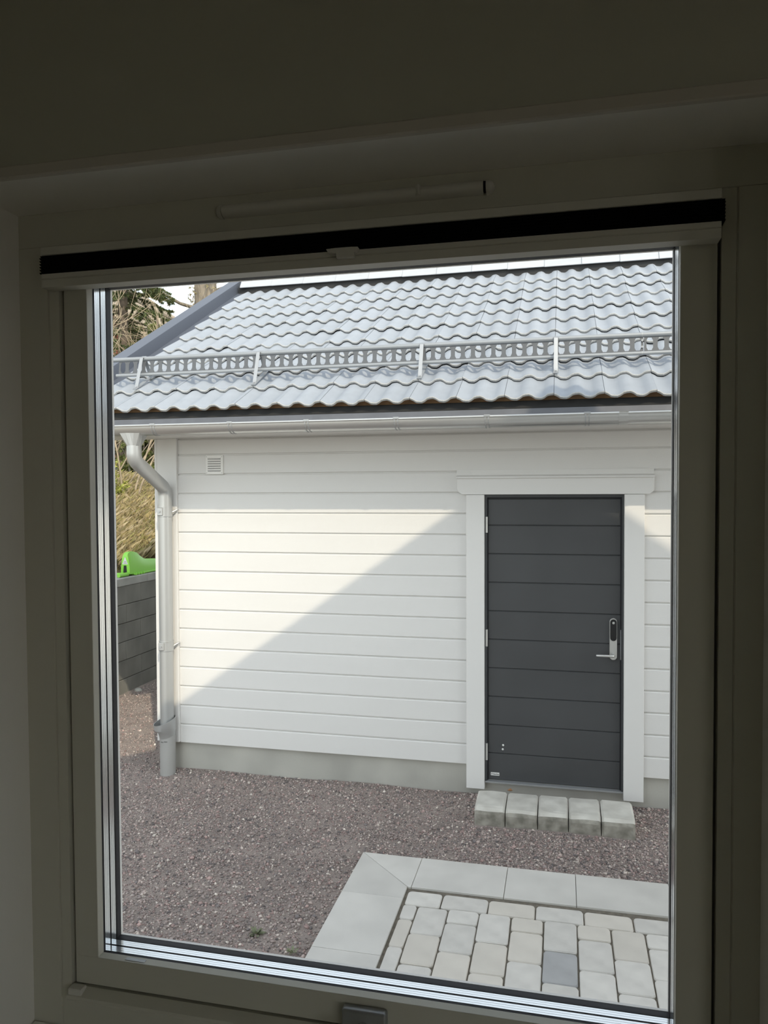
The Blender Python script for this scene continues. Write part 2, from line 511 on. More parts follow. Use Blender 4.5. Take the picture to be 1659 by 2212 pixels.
# trickle vent above the window
tv = tag(empty('trickle_vent', (.23, YF, 2.526)), 'slim white ventilation bar with rounded ends on the window head', 'vent')
def half_round(x0, x1, z, r, d, name, mt, par, taper=False):
    prof = [(YF, z - r)] + [(YF - d * math.sin(PI * k / 10), z - r * math.cos(PI * k / 10)) for k in range(11)] + [(YF, z + r)]
    MB().prism(prof, 0, x0, x1).build(name, mt, par, xf=ROT, smooth=True)
half_round(.031, .4265, 2.526, .0098, .015, 'vent_body', 'vent_white', tv)
def capend(x, sx):
    b_ = MB()
    secs = []
    for k in range(6):
        t = k / 5 * .98
        r = math.sqrt(1 - t * t)
        secs.append([(x + sx * .012 * t, YF - .015 * r * math.sin(PI * j / 8), 2.526 - .0108 * r * math.cos(PI * j / 8)) for j in range(9)])
    vs = [p for s_ in secs for p in s_]
    fs = [(i * 9 + j, i * 9 + j + 1, (i + 1) * 9 + j + 1, (i + 1) * 9 + j) for i in range(5) for j in range(8)]
    fs.append(tuple(range(9)))
    b_.add(vs, fs).build('end_cap', 'vent_white', tv, xf=ROT, smooth=True)
capend(.0295, -1); capend(.4305, 1)
MB().box(.4265, .4303, YF - .008, YF, 2.519, 2.533).build('end_slot', 'gasket', tv, xf=ROT)
MB().prism([(.330, YF - .013), (.3345, YF - .0185), (.3365, YF - .0185), (.338, YF - .013)], 2, 2.519, 2.534).build('slider', 'vent_white', tv, xf=ROT, bevel=.0006)

# pleated blind, pulled up
bl = tag(empty('pleated_blind', (.23, YF - .02, 2.424)), 'black pleated blind pulled up between white rails on the window sash', 'blind')
YB = YF - .026
MB().box(-.2750, .7365, YB, YF - .001, 2.4755, 2.4885).build('head_rail', 'blind_white', bl, xf=ROT, bevel=.001)
fb = MB()
pl = [(YB + .001, 2.4745)]
nP = 12
for k in range(nP):
    z = 2.4740 - (k + .5) * (.0275 / nP)
    pl.append((YB - .0015 if k % 2 else YB + .004, z))
pl += [(YB + .001, 2.4462), (YF - .003, 2.4462), (YF - .003, 2.4745)]
fb.prism(pl, 0, -.2765, .7405).build('pleated_fabric', 'blind', bl, xf=ROT)
MB().prism([(YB, 2.4458), (YB, 2.4390), (YB + .0018, 2.4378), (YB, 2.4366), (YB, 2.4245), (YF - .001, 2.4245), (YF - .001, 2.4458)], 0, -.2735, .7358).build('bottom_rail', 'blind_white', bl, xf=ROT)
tb = MB().prism([(.203, 2.4468), (.207, 2.4412), (.218, 2.4398), (.2185, 2.4330), (.2445, 2.4330), (.245, 2.4398), (.249, 2.4405), (.2512, 2.4468), (.240, 2.4476), (.215, 2.4476)], 1, YB - .010, YB - .0002)
tb.build('pull_tab', 'vent_white', bl, xf=ROT, bevel=.0008)

# ------------------------------------------------------------------ ground, paving, gravel
ZG = -.118
def ground_z(x, y):
    z = ZG + .012 * np.sin(1.7 * x + .6) * np.sin(1.3 * y) + .006 * np.sin(5.1 * x + 2.0 * y)
    z = z + .022 * np.clip(1 - np.abs(y) / .35, 0, 1) * (x < 1.9)
    inpave = np.clip(1 - np.maximum(np.maximum(-.62 - x, y + 1.06), 0) / .25, 0, 1)
    return z * (1 - inpave) + (ZG - .012) * inpave
gx = np.linspace(-9, 12, 190); gy = np.linspace(-9.5, 7, 190)
GX, GY = np.meshgrid(gx, gy)
V = np.stack([GX, GY, ground_z(GX, GY)], -1).reshape(-1, 3)
ii, jj = np.meshgrid(np.arange(189), np.arange(189))
q = (ii * 190 + jj).ravel()
Fq = np.stack([q, q + 1, q + 191, q + 190], 1)
me = fast_mesh('ground', V, Fq, 'ground')
struct(link('ground', me))
# loose gravel stones
def scatter(n, xr, yr):
    return np.stack([RNG.uniform(*xr, n), RNG.uniform(*yr, n)], 1)
P = np.concatenate([scatter(125000, (-4.15, 1.95), (-2.7, .02)), scatter(16000, (-4.15, -2.6), (0, 2.9)), scatter(12000, (-.1, 2.0), (-1.02, .02)), scatter(14000, (1.9, 3.6), (-1.02, .02))])
PX0, PY1 = -.647, -1.03
keep = ~((P[:, 0] > PX0 - .004) & (P[:, 1] < PY1 + .004))
keep &= ~((P[:, 0] > -.035) & (P[:, 0] < 1.01) & (P[:, 1] > -.47))
keep &= np.hypot(P[:, 0] + 2.49, P[:, 1] + .09) > .066
P = P[keep]
n = len(P)
octa = np.array([(1, 0, 0), (-1, 0, 0), (0, 1, 0), (0, -1, 0), (0, 0, 1), (0, 0, -1)], float)
of = np.array([(0, 2, 4), (2, 1, 4), (1, 3, 4), (3, 0, 4), (2, 0, 5), (1, 2, 5), (3, 1, 5), (0, 3, 5)])
sz = RNG.gamma(4.0, .00145, n).clip(.002, .017)
sc = sz[:, None] * RNG.uniform(.6, 1.25, (n, 3)); sc[:, 2] *= .7
V = octa[None] * sc[:, None, :] * RNG.uniform(.75, 1.2, (n, 6, 1))
an = RNG.uniform(0, 2 * PI, n); ca, sa = np.cos(an), np.sin(an)
tl = RNG.uniform(-.7, .7, n); ct, st = np.cos(tl), np.sin(tl)
X, Y, Z = V[..., 0], V[..., 1], V[..., 2]
Y, Z = Y * ct[:, None] - Z * st[:, None], Y * st[:, None] + Z * ct[:, None]
X, Y = X * ca[:, None] - Y * sa[:, None], X * sa[:, None] + Y * ca[:, None]
V = np.stack([X + P[:, 0:1], Y + P[:, 1:2], Z + (ground_z(P[:, 0], P[:, 1]) + sz * .22)[:, None]], -1).reshape(-1, 3)
Fc = (of[None] + 6 * np.arange(n)[:, None, None]).reshape(-1, 3)
base = np.array([(.44, .375, .36), (.33, .29, .285), (.56, .51, .48), (.41, .31, .30), (.20, .185, .19), (.66, .62, .58)])
tint = np.array([1.05, 1.0, .95]) * base[RNG.choice(6, n, p=[.28, .24, .13, .16, .15, .04])] * RNG.uniform(.6, 1.25, (n, 1))
gv = link('gravel', fast_mesh('gravel', V, Fc, 'gravel', np.repeat(tint, 6, 0)))
tag(gv, 'loose pinkish grey gravel covering the yard', 'gravel', kind='stuff')

pave = struct(empty('pavement', (.6, -2.0, ZG)))
MB().box(PX0 + .004, 3.2, YO - .02, PY1 - .004, ZG - .06, -.116).build('joint_bed', 'joint', pave)
ZP = -.105
def block(sx, sy, h, bev, segs, mt, jit=0.0):
    b_ = MB().box(0, sx, 0, sy, -h, 0)
    me_ = b_.mesh('paver', mt, bevel=bev, segs=segs, smooth=True)
    return me_
# border slabs
def slab_poly(pts):
    MB().prism(pts, 2, -.16, ZP + .001 + random.uniform(-.001, .001)).build('border_slab', 'slab', pave, bevel=.002)
g_ = .0015
BI = .345
slab_poly([(PX0, PY1), (PX0 + BI - g_, PY1 - BI - g_), (PX0 + BI, PY1 - .47 + g_), (PX0, PY1 - .47 + g_)][::-1])
slab_poly([(PX0 + g_ * 2, PY1), (-.280 - g_, PY1), (-.280 - g_, PY1 - BI), (PX0 + BI + g_, PY1 - BI)])
xs = [-.280, .231, .617, 1.122, 1.62, 2.12, 2.62, 3.12]
for a, b_ in zip(xs, xs[1:]):
    slab_poly([(a + g_, PY1), (b_ - g_, PY1), (b_ - g_, PY1 - BI), (a + g_, PY1 - BI)])
y = PY1 - .47
for L in (.53, .50, .53, .50, .53, .50):
    y2 = max(y - L, YO - .02)
    if y - y2 > .05:
        slab_poly([(PX0, y - g_), (PX0 + BI, y - g_), (PX0 + BI, y2 + g_), (PX0, y2 + g_)])
    y = y2
# inner pavers: one header row, then columns of long and half blocks
def pav(x0, x1, y0, y1, mt=None):
    g = .0065
    mt = mt or ('paver_sand' if random.random() < .16 else 'paver')
    sx, sy = x1 - x0 - g, y1 - y0 - g
    b_ = MB()
    # rounded-corner outline
    r = min(.016, sx * .3, sy * .3)
    pts = []
    for (cx, cy, a0) in ((sx - r, sy - r, 0), (r, sy - r, 90), (r, r, 180), (sx - r, r, 270)):
        for k in range(3):
            a = math.radians(a0 + 45 * k)
            pts.append((cx + r * math.cos(a) + random.uniform(-.0012, .0012), cy + r * math.sin(a) + random.uniform(-.0012, .0012)))
    n_ = len(pts)
    cxm, cym = sx / 2, sy / 2
    top = [((p[0] - cxm) * .955 + cxm, (p[1] - cym) * .965 + cym) for p in pts]
    vs = [(p[0], p[1], -.06) for p in pts] + [(p[0], p[1], -.006) for p in pts] + [(p[0], p[1], 0) for p in top]
    fs = [tuple(range(2 * n_, 3 * n_))]
    for i in range(n_):
        j = (i + 1) % n_
        fs += [(i, j, n_ + j, n_ + i), (n_ + i, n_ + j, 2 * n_ + j, 2 * n_ + i)]
    me_ = b_.add(vs, fs).mesh('paver', mt)
    place('paver', me_, pave, (x0 + g / 2, y0 + g / 2, ZP + random.uniform(-.0025, .002)), (random.uniform(-.006, .006), random.uniform(-.006, .006), random.uniform(-.006, .006)))
y0 = -1.418
xs = [-.287, -.091, .158, .405, .652, .897, 1.144, 1.391, 1.638, 1.885, 2.132, 2.379]
for i, (a, b_) in enumerate(zip(xs, xs[1:])):
    pav(a, b_, y0 - .139, y0, 'paver_sand' if i in (2, 4) else 'paver')
PYE = -3.75
def column(x0, x1, starts):
    y = y0 - .139
    for L in starts + [.251] * 12:
        if y - L < PYE: break
        mt = None
        if abs(x0 - .450) < .02 and abs(y - (-1.820)) < .02: mt = 'paver_dark'
        if abs(x0 - .286) < .02 and y > -1.9: mt = 'paver_sand'
        pav(x0, x1, y - L, y, mt)
        y -= L
column(-.287, -.208, [.139])
c0 = -.208
for i in range(15):
    column(c0 + .1646 * i, c0 + .1646 * (i + 1), [.257] if i % 2 == 0 else [.126])

# doorstep blocks
names = ['at the left end of the doorstep row', 'second from the left in the doorstep row', 'in the middle of the doorstep row',
         'second from the right in the doorstep row', 'at the right end of the doorstep row']
bx = [-.034, .173, .385, .583, .790, 1.003]
for i in range(5):
    a, c = bx[i] + .003, bx[i + 1] - .003
    prof = [(-.153, -.14), (-.153, -.012), (-.170, .003), (-.25, .004), (-.40, -.006), (-.425, -.012), (-.445, -.028), (-.452, -.05), (-.448, -.145)]
    b_ = MB()
    nx = 5
    vs, fs = [], []
    n_ = len(prof)
    for k in range(nx):
        t = k / (nx - 1)
        ins = .014 if k in (0, nx - 1) else 0
        for (py, pz) in prof:
            edge = 1 if pz > -.1 else 0
            yy = py + ins * edge * (1 if py < -.3 else -.3) + random.uniform(-.004, .004)
            zz = pz - (ins * .7 if edge else 0) + random.uniform(-.003, .003) * edge
            vs.append((a + (c - a) * [0, .07, .5, .93, 1][k], yy, zz))
    mi = []
    for k in range(nx - 1):
        for j in range(n_):
            j2 = (j + 1) % n_
            fs.append((k * n_ + j, k * n_ + j2, (k + 1) * n_ + j2, (k + 1) * n_ + j))
            mi.append(1 if j in (6, 7) else 0)
    fs += [tuple(range(n_ - 1, -1, -1)), tuple(range((nx - 1) * n_, nx * n_))]
    mi += [0, 0]
    b_.add(vs, fs); b_.m = mi
    o = b_.build('step_block', ['stone', 'stone_dark'])
    tag(o, 'grey tumbled concrete block %s below the dark door' % names[i], 'block', 'doorstep blocks')

# ------------------------------------------------------------------ garage
gar = tag(empty('garage', (-.5, 2.5, ZG)), 'white clapboard garage with grey tiled roof and dark boarded door', 'garage')
GX0, GX1, GD = -2.591, 8.0, 5.6
ZB, MOD = .1185, .15275                                    # bottom of the boards, board module
ZT = 2.535
MB().box(GX0 + .03, GX1, .03, GD, -.35, ZB + .03).build('foundation', 'foundation', gar)
core = MB()
core.box(GX0 + .03, -.02, .024, .10, ZB + .02, 2.75); core.box(.975, GX1, .024, .10, ZB + .02, 2.75)
core.box(-.02, .975, .024, .10, 2.10, 2.75)
wall = core.build('wall', 'siding', gar)
def board(x0, x1, z0, z1, y=0.0):
    """one clapboard: flat face, bevelled lower edge, recessed tongue along the top"""
    t = .024
    pr = [(y + t, z0), (y + .004, z0), (y, z0 + .004), (y, z1 - .015), (y + .004, z1 - .009), (y + .013, z1 - .008), (y + .013, z1 + .001), (y + t, z1 + .001)]
    MB().prism(pr, 0, x0, x1).build('siding_board', 'siding', wall)
for k in range(16):
    z0, z1 = ZB + MOD * k, min(ZB + MOD * (k + 1), ZT)
    if k < 14:
        board(-2.42, -.136, z0, z1); board(1.091, GX1, z0, z1)
    else:
        board(-2.42, GX1, z0, z1)
MB().box(GX0, -2.421, -.022, .02, .125, ZT).build('corner_board', 'white_trim', gar, bevel=.003)
MB().box(GX0 - .022, GX0, -.022, .16, .125, ZT).build('corner_board', 'white_trim', gar, bevel=.003)
# side wall and back, plain boards out of view
sw = MB().box(GX0, GX0 + .06, .02, GD, ZB, 2.6).build('side_wall', 'siding', gar)
MB().prism([(.02, 2.6), (GD, 2.6), (GD / 2, 4.15)], 0, GX0, GX0 + .06).build('gable_wall', 'siding', gar)
MB().box(GX0, GX1, GD - .06, GD, ZB, 2.6).build('rear_wall', 'siding', gar)
MB().box(GX1 - .06, GX1, .02, GD, ZB, 4.0).build('side_wall', 'siding', gar)
# door casing
cas = empty('door_casing', (.5, -.03, 0), gar)
MB().box(-.135, -.004, -.030, .024, -.045, 2.0845).build('casing_board', 'white_trim', cas, bevel=.003)
MB().box(.957, 1.090, -.030, .024, -.045, 2.0845).build('casing_board', 'white_trim', cas, bevel=.003)
pr = []
hx0, hx1, hz0, hz1 = -.200, 1.150, 2.086, 2.208
pr += [(hx0, hz1), (hx1, hz1), (hx1, hz0 + .035)]
pr += [(hx1 - .004, hz0 + .022), (hx1 - .03, hz0)]
pr += [(hx0 + .035, hz0), (hx0 + .010, hz0 + .020), (hx0, hz0 + .040)]
MB().prism(pr, 1, -.034, .020).build('head_board', 'white_trim', cas, bevel=.002)
MB().prism([(-.0005, 2.262), (-.008, 2.262), (-.012, 2.226), (-.046, 2.214), (-.048, 2.203), (-.046, 2.203), (-.044, 2.2085), (.0, 2.2085)], 0, -.205, 1.152).build('head_flashing', 'white_trim', cas)
MB().tube([(-.105, -.0085, 2.243), (-.105, -.0125, 2.243)], .004, 8).build('flashing_screw', 'steel', cas)
# door
door = empty('door', (.475, .05, 0), gar)
fr = MB()
fr.box(-.02, .013, -.006, .10, .012, 2.10); fr.box(.943, .975, -.006, .10, .012, 2.10); fr.box(.013, .943, -.006, .10, 2.066, 2.10)
fr.build('door_frame', 'door_frame', door)
fr = MB()
fr.box(.013, .020, .012, .10, .012, 2.066); fr.box(.936, .943, .012, .10, .012, 2.066); fr.box(.020, .936, .012, .10, 2.058, 2.066)
fr.build('door_stop', 'gasket', door)
dz = [.014, .208, .415, .622, .830, 1.038, 1.245, 1.452, 1.659, 1.865, 2.056]
for a, b_ in zip(dz, dz[1:]):
    pr = [(.06, a + .001), (.026, a + .001), (.022, a + .005), (.022, b_ - .006), (.027, b_ - .002), (.06, b_ - .002)]
    MB().prism(pr, 0, .021, .935).build('door_board', 'door', door)
MB().box(.012, .944, .03, .08, .012, 2.06).build('door_core', 'door_frame', door)
MB().box(0, .955, -.012, .05, .0, .011).build('threshold', 'galv', door)
for z0, z1 in ((1.812, 1.926), (.990, 1.112), (.163, .285)):
    MB().tube([(.010, -.002, z0 - .0), (.010, -.002, z1)], .0085, 12).build('hinge', 'steel', door, smooth=True)
def stadium(x, z0, z1, r, y0, y1, n_=10):
    pts = [(x + r * math.cos(PI * k / n_), z1 - r + r * math.sin(PI * k / n_)) for k in range(n_ + 1)]
    pts += [(x - r * math.cos(PI * k / n_), z0 + r - r * math.sin(PI * k / n_)) for k in range(n_ + 1)]
    return MB().prism(pts, 1, y0, y1)
XL = .889
stadium(XL, .928, 1.220, .0255, .004, .022).build('lock_plate', 'steel', door, bevel=.002)
stadium(XL, 1.062, 1.2135, .0215, -.001, .004).build('keypad', 'black', door, bevel=.001)
MB().tube([(XL, -.0035, 1.189), (XL, .0, 1.189)], .0085, 16).build('cylinder_cover', 'steel', door)
MB().tube([(XL, .004, .968), (XL, -.008, .968)], .013, 18).build('handle_rose', 'steel', door)
MB().tube([(XL, -.006, .966), (XL, -.040, .966), (XL - .006, -.047, .966), (XL - .018, -.050, .966), (.780, -.050, .966), (.772, -.048, .966)], [.009, .009, .0092, .0092, .0085, .006], 14).build('door_handle', 'steel', door, smooth=True)
MB().box(.9360, .9405, .010, .014, .93, 1.14).build('strike_plate', 'galv', door)
for (x, z) in ((.126, .270), (.1235, .240)):
    b_ = MB()
    b_.lathe([(.0001, .004), (.005, .0035), (.0078, 0)], 0, 0, 12)
    b_.build('rubber_bump', 'sticker', door, xf=Matrix.Translation((x, .022, z)) @ Matrix.Rotation(PI / 2, 4, 'X'))
stk = MB().box(.037, .099, .0208, .0216, .0445, .067).build('sticker', 'sticker', door)
def lettering(txt, size, loc, parent, name='lettering', m='ink', rot=(PI / 2, 0, 0)):
    c = bpy.data.curves.new(name, 'FONT')
    c.body = txt; c.size = size; c.extrude = .0002; c.offset = .0004
    c.materials.append(M[m])
    o = bpy.data.objects.new(name, c)
    COL.objects.link(o)
    o.location = loc; o.rotation_euler = rot
    me_ = bpy.data.meshes.new_from_object(o)
    bpy.data.objects.remove(o)
    o = bpy.data.objects.new(name, me_)
    COL.objects.link(o)
    o.location = loc; o.rotation_euler = rot
    o.parent = parent; o.matrix_parent_inverse = Matrix.Translation(-world_loc(parent))
    return o
t_ = lettering('NorDan', .0125, (.0545, .0204, .0505), door, 'sticker_lettering')
lg = MB()
lg.box(.0425, .0515, .0203, .0209, .0585, .0605); lg.box(.0425, .0445, .0203, .0209, .0505, .0585); lg.box(.0465, .0485, .0203, .0209, .0505, .0575)
lg.build('sticker_emblem', 'ink', door)

# roof
SLR = math.radians(28.26)
CS, SN = math.cos(SLR), math.sin(SLR)
RY0, RZC = -.461, 2.738
GAUGE = .3535
TS = 1.052                                                  # tile size factor
def rp(x, s, n=0.0):                                      # point on the roof: along x, up-slope s, normal offset n
    return Vector((x, RY0 + s * CS - n * SN, RZC + s * SN + n * CS))
roof = empty('roof', tuple(rp(.5, 1.5)), gar)
def roof_prism(prof, x0, x1, name, mt, parent, **k):
    b_ = MB()
    n_ = len(prof)
    vs = [rp(x0, s_, q_) for s_, q_ in prof] + [rp(x1, s_, q_) for s_, q_ in prof]
    fs = [(i, (i + 1) % n_, n_ + (i + 1) % n_, n_ + i) for i in range(n_)] + [tuple(range(n_ - 1, -1, -1)), tuple(range(n_, 2 * n_))]
    return b_.add(vs, fs).build(name, mt, parent, **k)
SR = 3.787                                                  # ridge along the slope
roof_prism([(.11, -.105), (SR + .05, -.105), (SR + .05, -.22), (.11, -.22)], -3.11, GX1 + .3, 'roof_deck', 'felt', gar)
# rear slope
yr, zr = rp(0, SR, -.02).y, rp(0, SR, -.02).z
MB().prism([(yr, zr), (2 * yr - RY0, RZC - .03), (2 * yr - RY0, RZC - .2), (yr, zr - .19)], 0, -3.12, GX1 + .3).build('rear_slope', 'dark_metal', gar)
def tile_mesh(L, name):
    prof = []
    U0, U1, NU = .016, .3135, 16
    AMP = .0150
    def wv(u):
        c = math.cos(2 * PI * u / .15)
        return AMP * (c - .13 * math.cos(6 * PI * u / .15) - .87) + .002 * math.sin(2 * PI * u / .15)
    us = [U0 + (U1 - U0) * k / NU for k in range(NU + 1)]
    th = .017
    tilt = .030
    vs, fs, mi = [], [], []
    N = NU + 1
    for v_, dz_ in ((0, -tilt * 0), (L, -tilt * L / .42)):
        for u in us: vs.append((u, v_, wv(u) + dz_))
    # front lip slightly rounded
    for u in us: vs.append((u, -.004, wv(u) - .005))
    for u in us: vs.append((u, 0, wv(u) - th))
    for u in us: vs.append((u, L, wv(u) - th - tilt * L / .42))
    def strip(a, b_, m_):
        for k in range(NU):
            fs.append((a * N + k, a * N + k + 1, b_ * N + k + 1, b_ * N + k)); mi.append(m_)
    strip(0, 1, 0); strip(2, 0, 1); strip(3, 2, 1); strip(4, 3, 0)
    for k in (0, NU):
        fs.append((0 * N + k, 1 * N + k, 4 * N + k, 3 * N + k, 2 * N + k)); mi.append(0)
    # side lap under the next tile
    lu = [U1 - .001, U1 + .008, U1 + .022]
    b0 = len(vs)
    for v_ in (.004, L):
        for u in lu: vs.append((u, v_, wv(u) - .0135 - tilt * v_ / .42))
    for k in range(2):
        fs.append((b0 + k, b0 + k + 1, b0 + 3 + k + 1, b0 + 3 + k)); mi.append(0)
    b_ = MB(); b_.add(vs, fs); b_.m = mi
    me_ = b_.mesh(name, ['tile', 'tile_edge'], smooth=True)
    return me_
TM = tile_mesh(.42, 'roof_tile')
X0 = -2.686
for k in range(10):
    for i in range(-1, 22):
        s_ = k * GAUGE + (.017 if k else 0)
        p_ = rp(X0 + .3 * TS * i, s_ + random.uniform(-.004, .004), random.uniform(-.0015, .0035))
        place('roof_tile', TM, roof, p_, (SLR + random.uniform(-.003, .003), random.uniform(-.008, .008), random.uniform(-.004, .004)), (TS, TS, TS))
roof_prism([(0, -.055), (0, .0), (SR, .0), (SR, -.055)], X0 + .3 * TS * 22 + .02, GX1 + .25, 'roof_cover', 'tile', gar)
# ridge tiles
rc = rp(0, SR, 0)
def ridge_prof(s1):
    h = [(-.156, -.060), (-.146, -.036), (-.064, .086), (.064, .086), (.146, -.036), (.156, -.060), (.136, -.060), (.052, .068), (-.052, .068), (-.136, -.060)]
    return [(rc.y + a * s1, rc.z + b_ * s1) for a, b_ in h]
rb_ = MB()
pa, pb = ridge_prof(1.06), ridge_prof(.96)
L_ = .385
n_ = len(pa)
vs = [(0.012, *p) for p in pa] + [(L_, *p) for p in pb]
vs = [(x, y_ - rc.y, z_ - rc.z) for x, y_, z_ in vs]
# clipped lower front corner
fs = [(i, (i + 1) % n_, n_ + (i + 1) % n_, n_ + i) for i in range(n_)] + [tuple(range(n_ - 1, -1, -1)), tuple(range(n_, 2 * n_))]
rb_.add(vs, fs)
RM = rb_.mesh('ridge_tile', 'ridge', bevel=.003)
x = -3.08
while x < 4.3:
    place('ridge_tile', RM, roof, (x, rc.y, rc.z + random.uniform(-.002, .002)), (0, 0, random.uniform(-.004, .004)), (TS, TS, TS))
    x += .3803
MB().box(-3.10, GX1, rc.y - .125, rc.y + .125, rc.z - .16, rc.z - .05).build('ridge_vent_roll', 'felt', gar)
# verge flashing on the left gable
roof_prism([(-.05, -.10), (-.05, .055), (SR + .03, .055), (SR + .03, -.10)], -3.126, -3.119, 'verge_flashing', 'anthracite', gar)
roof_prism([(-.05, .048), (-.05, .058), (SR + .03, .058), (SR + .03, .048)], -3.258, -3.12, 'verge_cap', 'anthracite', gar)
roof_prism([(-.05, -.12), (-.05, .057), (SR + .03, .057), (SR + .03, -.12)], -3.26, -3.253, 'verge_fascia', 'anthracite', gar)
roof_prism([(-.02, -.055), (-.02, -.050), (SR, -.050), (SR, -.055)], -3.1195, -2.97, 'verge_tray', 'anthracite', gar)
roof_prism([(0, -.25), (0, -.02), (SR, -.02), (SR, -.25)], -3.24, -3.13, 'barge_board', 'white_trim', gar)
# eaves: batten, drip flashing, fascia, soffit
MB().box(-3.11, GX1, -.362, -.318, 2.684, 2.738).build('eaves_batten', 'batten', gar)
MB().prism([(-.352, 2.71), (-.390, 2.702), (-.396, 2.654), (-.352, 2.658)], 0, -3.11, GX1).build('eaves_felt_shade', 'felt', gar)  # black felt, carried lower to stand in for the shade under the tiles
MB().prism([(-.352, 2.656), (-.400, 2.652), (-.412, 2.592), (-.492, 2.566), (-.492, 2.561), (-.407, 2.586), (-.396, 2.642), (-.352, 2.646)], 0, -3.12, GX1).build('drip_flashing', 'dark_metal', gar)
MB().box(-3.12, GX1, -.392, -.352, 2.53, 2.650).build('fascia_board', 'white_trim', gar)
MB().box(-3.11, GX1, -.352, .0235, ZT, ZT + .02).build('soffit', 'siding', gar)

# ------------------------------------------------------------------ gutter
gut = tag(empty('gutter', (.5, -.79, 2.5)), 'long silver half round gutter along the garage eaves', 'gutter')
GYc, GZc, GR = -.544, 2.584, .065
pr_o = [(GYc + GR * math.cos(PI + PI * k / 14), GZc + GR * math.sin(PI + PI * k / 14)) for k in range(15)]
pr_i = [(GYc + (GR - .002) * math.cos(PI + PI * k / 14), GZc + (GR - .002) * math.sin(PI + PI * k / 14)) for k in range(14, -1, -1)]
MB().prism(pr_o + pr_i, 0, -3.205, GX1).build('trough', 'gutter', gut, smooth=True)
MB().tube([(-3.205, GYc - GR + .003, GZc + .002), (GX1, GYc - GR + .003, GZc + .002)], .0085, 10).build('front_bead', 'gutter', gut, smooth=True)
MB().prism([(GYc + GR * math.cos(PI + PI * k / 14), GZc + GR * math.sin(PI + PI * k / 14)) for k in range(15)], 0, -3.209, -3.205).build('end_cap', 'gutter', gut)
def hook(x, wdt=.022):
    b_ = MB()
    pts = [(GYc - GR - .006, GZc + .012)] + [(GYc + (GR + .004) * math.cos(PI + PI * k / 12), GZc + (GR + .004) * math.sin(PI + PI * k / 12)) for k in range(13)]
    pts2 = [(GYc - GR - .003, GZc + .012)] + [(GYc + (GR + .0005) * math.cos(PI + PI * k / 12), GZc + (GR + .0005) * math.sin(PI + PI * k / 12)) for k in range(13)]
    for xo in (0, wdt):
        b_.prism(pts + pts2[::-1], 0, x + xo - .003, x + xo + .003)
    b_.box(x - .008, x + wdt + .008, GYc - GR - .009, GYc - GR + .012, GZc + .004, GZc + .013)
    b_.build('gutter_hook', 'galv', gut)
for x in (-2.300, -1.711, -1.153, -.535, .059, .679, 1.287, 1.90, 2.5, 3.1):
    hook(x)
pts = [(GYc + (GR + .003) * math.cos(PI + PI * k / 12), GZc + (GR + .003) * math.sin(PI + PI * k / 12)) for k in range(13)]
pts2 = [(GYc + (GR + .0003) * math.cos(PI + PI * k / 12), GZc + (GR + .0003) * math.sin(PI + PI * k / 12)) for k in range(12, -1, -1)]
MB().prism([(GYc - GR - .010, GZc + .012)] + pts + pts2 + [(GYc - GR - .006, GZc + .008)], 0, .879, .935).build('joint_sleeve', 'gutter', gut)

# ------------------------------------------------------------------ downspout
ds = tag(empty('downspout', (-2.49, -.09, ZG)), 'silver downspout with funnel and leaf catcher at the garage corner', 'downspout')
HX, HY = -2.484, -.528
# trapezoid front turning into a round outlet
nn = 16
ring_ = [(HX + .051 * math.cos(2 * PI * k / nn + PI / 4 + PI), HY + .051 * math.sin(2 * PI * k / nn + PI / 4 + PI), 2.442) for k in range(nn)]
def sq(z, ax, ay):
    o_ = []
    for k in range(nn):
        a = 2 * PI * k / nn + PI / 4 + PI
        c, s_ = math.cos(a), math.sin(a)
        m_ = max(abs(c), abs(s_))
        o_.append((HX + ax * c / m_, HY + ay * s_ / m_, z))
    return o_
vs = sq(2.562, .086, .064) + sq(2.546, .083, .062) + ring_
fs = [(i * nn + k, i * nn + (k + 1) % nn, (i + 1) * nn + (k + 1) % nn, (i + 1) * nn + k) for i in range(2) for k in range(nn)]
fs.append(tuple(range(nn)))
MB().add(vs, fs).build('funnel', 'pipe', ds)
def smooth_path(pts, rad, n_=7):
    pts = [Vector(p) for p in pts]
    out = [pts[0]]
    for i in range(1, len(pts) - 1):
        a, b2, c = pts[i - 1], pts[i], pts[i + 1]
        u, v_ = (a - b2), (c - b2)
        r = min(rad, u.length * .48, v_.length * .48)
        p0, p2 = b2 + u.normalized() * r, b2 + v_.normalized() * r
        for k in range(n_ + 1):
            t = k / n_
            out.append(p0 * (1 - t) ** 2 + b2 * 2 * t * (1 - t) + p2 * t * t)
    out.append(pts[-1])
    return out
PXd, PYd = -2.488, -.085
MB().tube(smooth_path([(HX, HY, 2.448), (HX, HY, 2.345), (HX, HY + .17, 2.266)], .10), .0525, 24).build('upper_elbow', 'pipe', ds, smooth=True)
MB().tube(smooth_path([(HX, HY + .155, 2.273), (PXd, PYd, 2.142), (PXd, PYd, 2.02)], .11), .0515, 24).build('lower_elbow', 'pipe', ds, smooth=True)
MB().tube([(PXd, PYd, 2.04), (PXd, PYd, .23)], .0525, 28).build('pipe', 'pipe', ds, smooth=True)
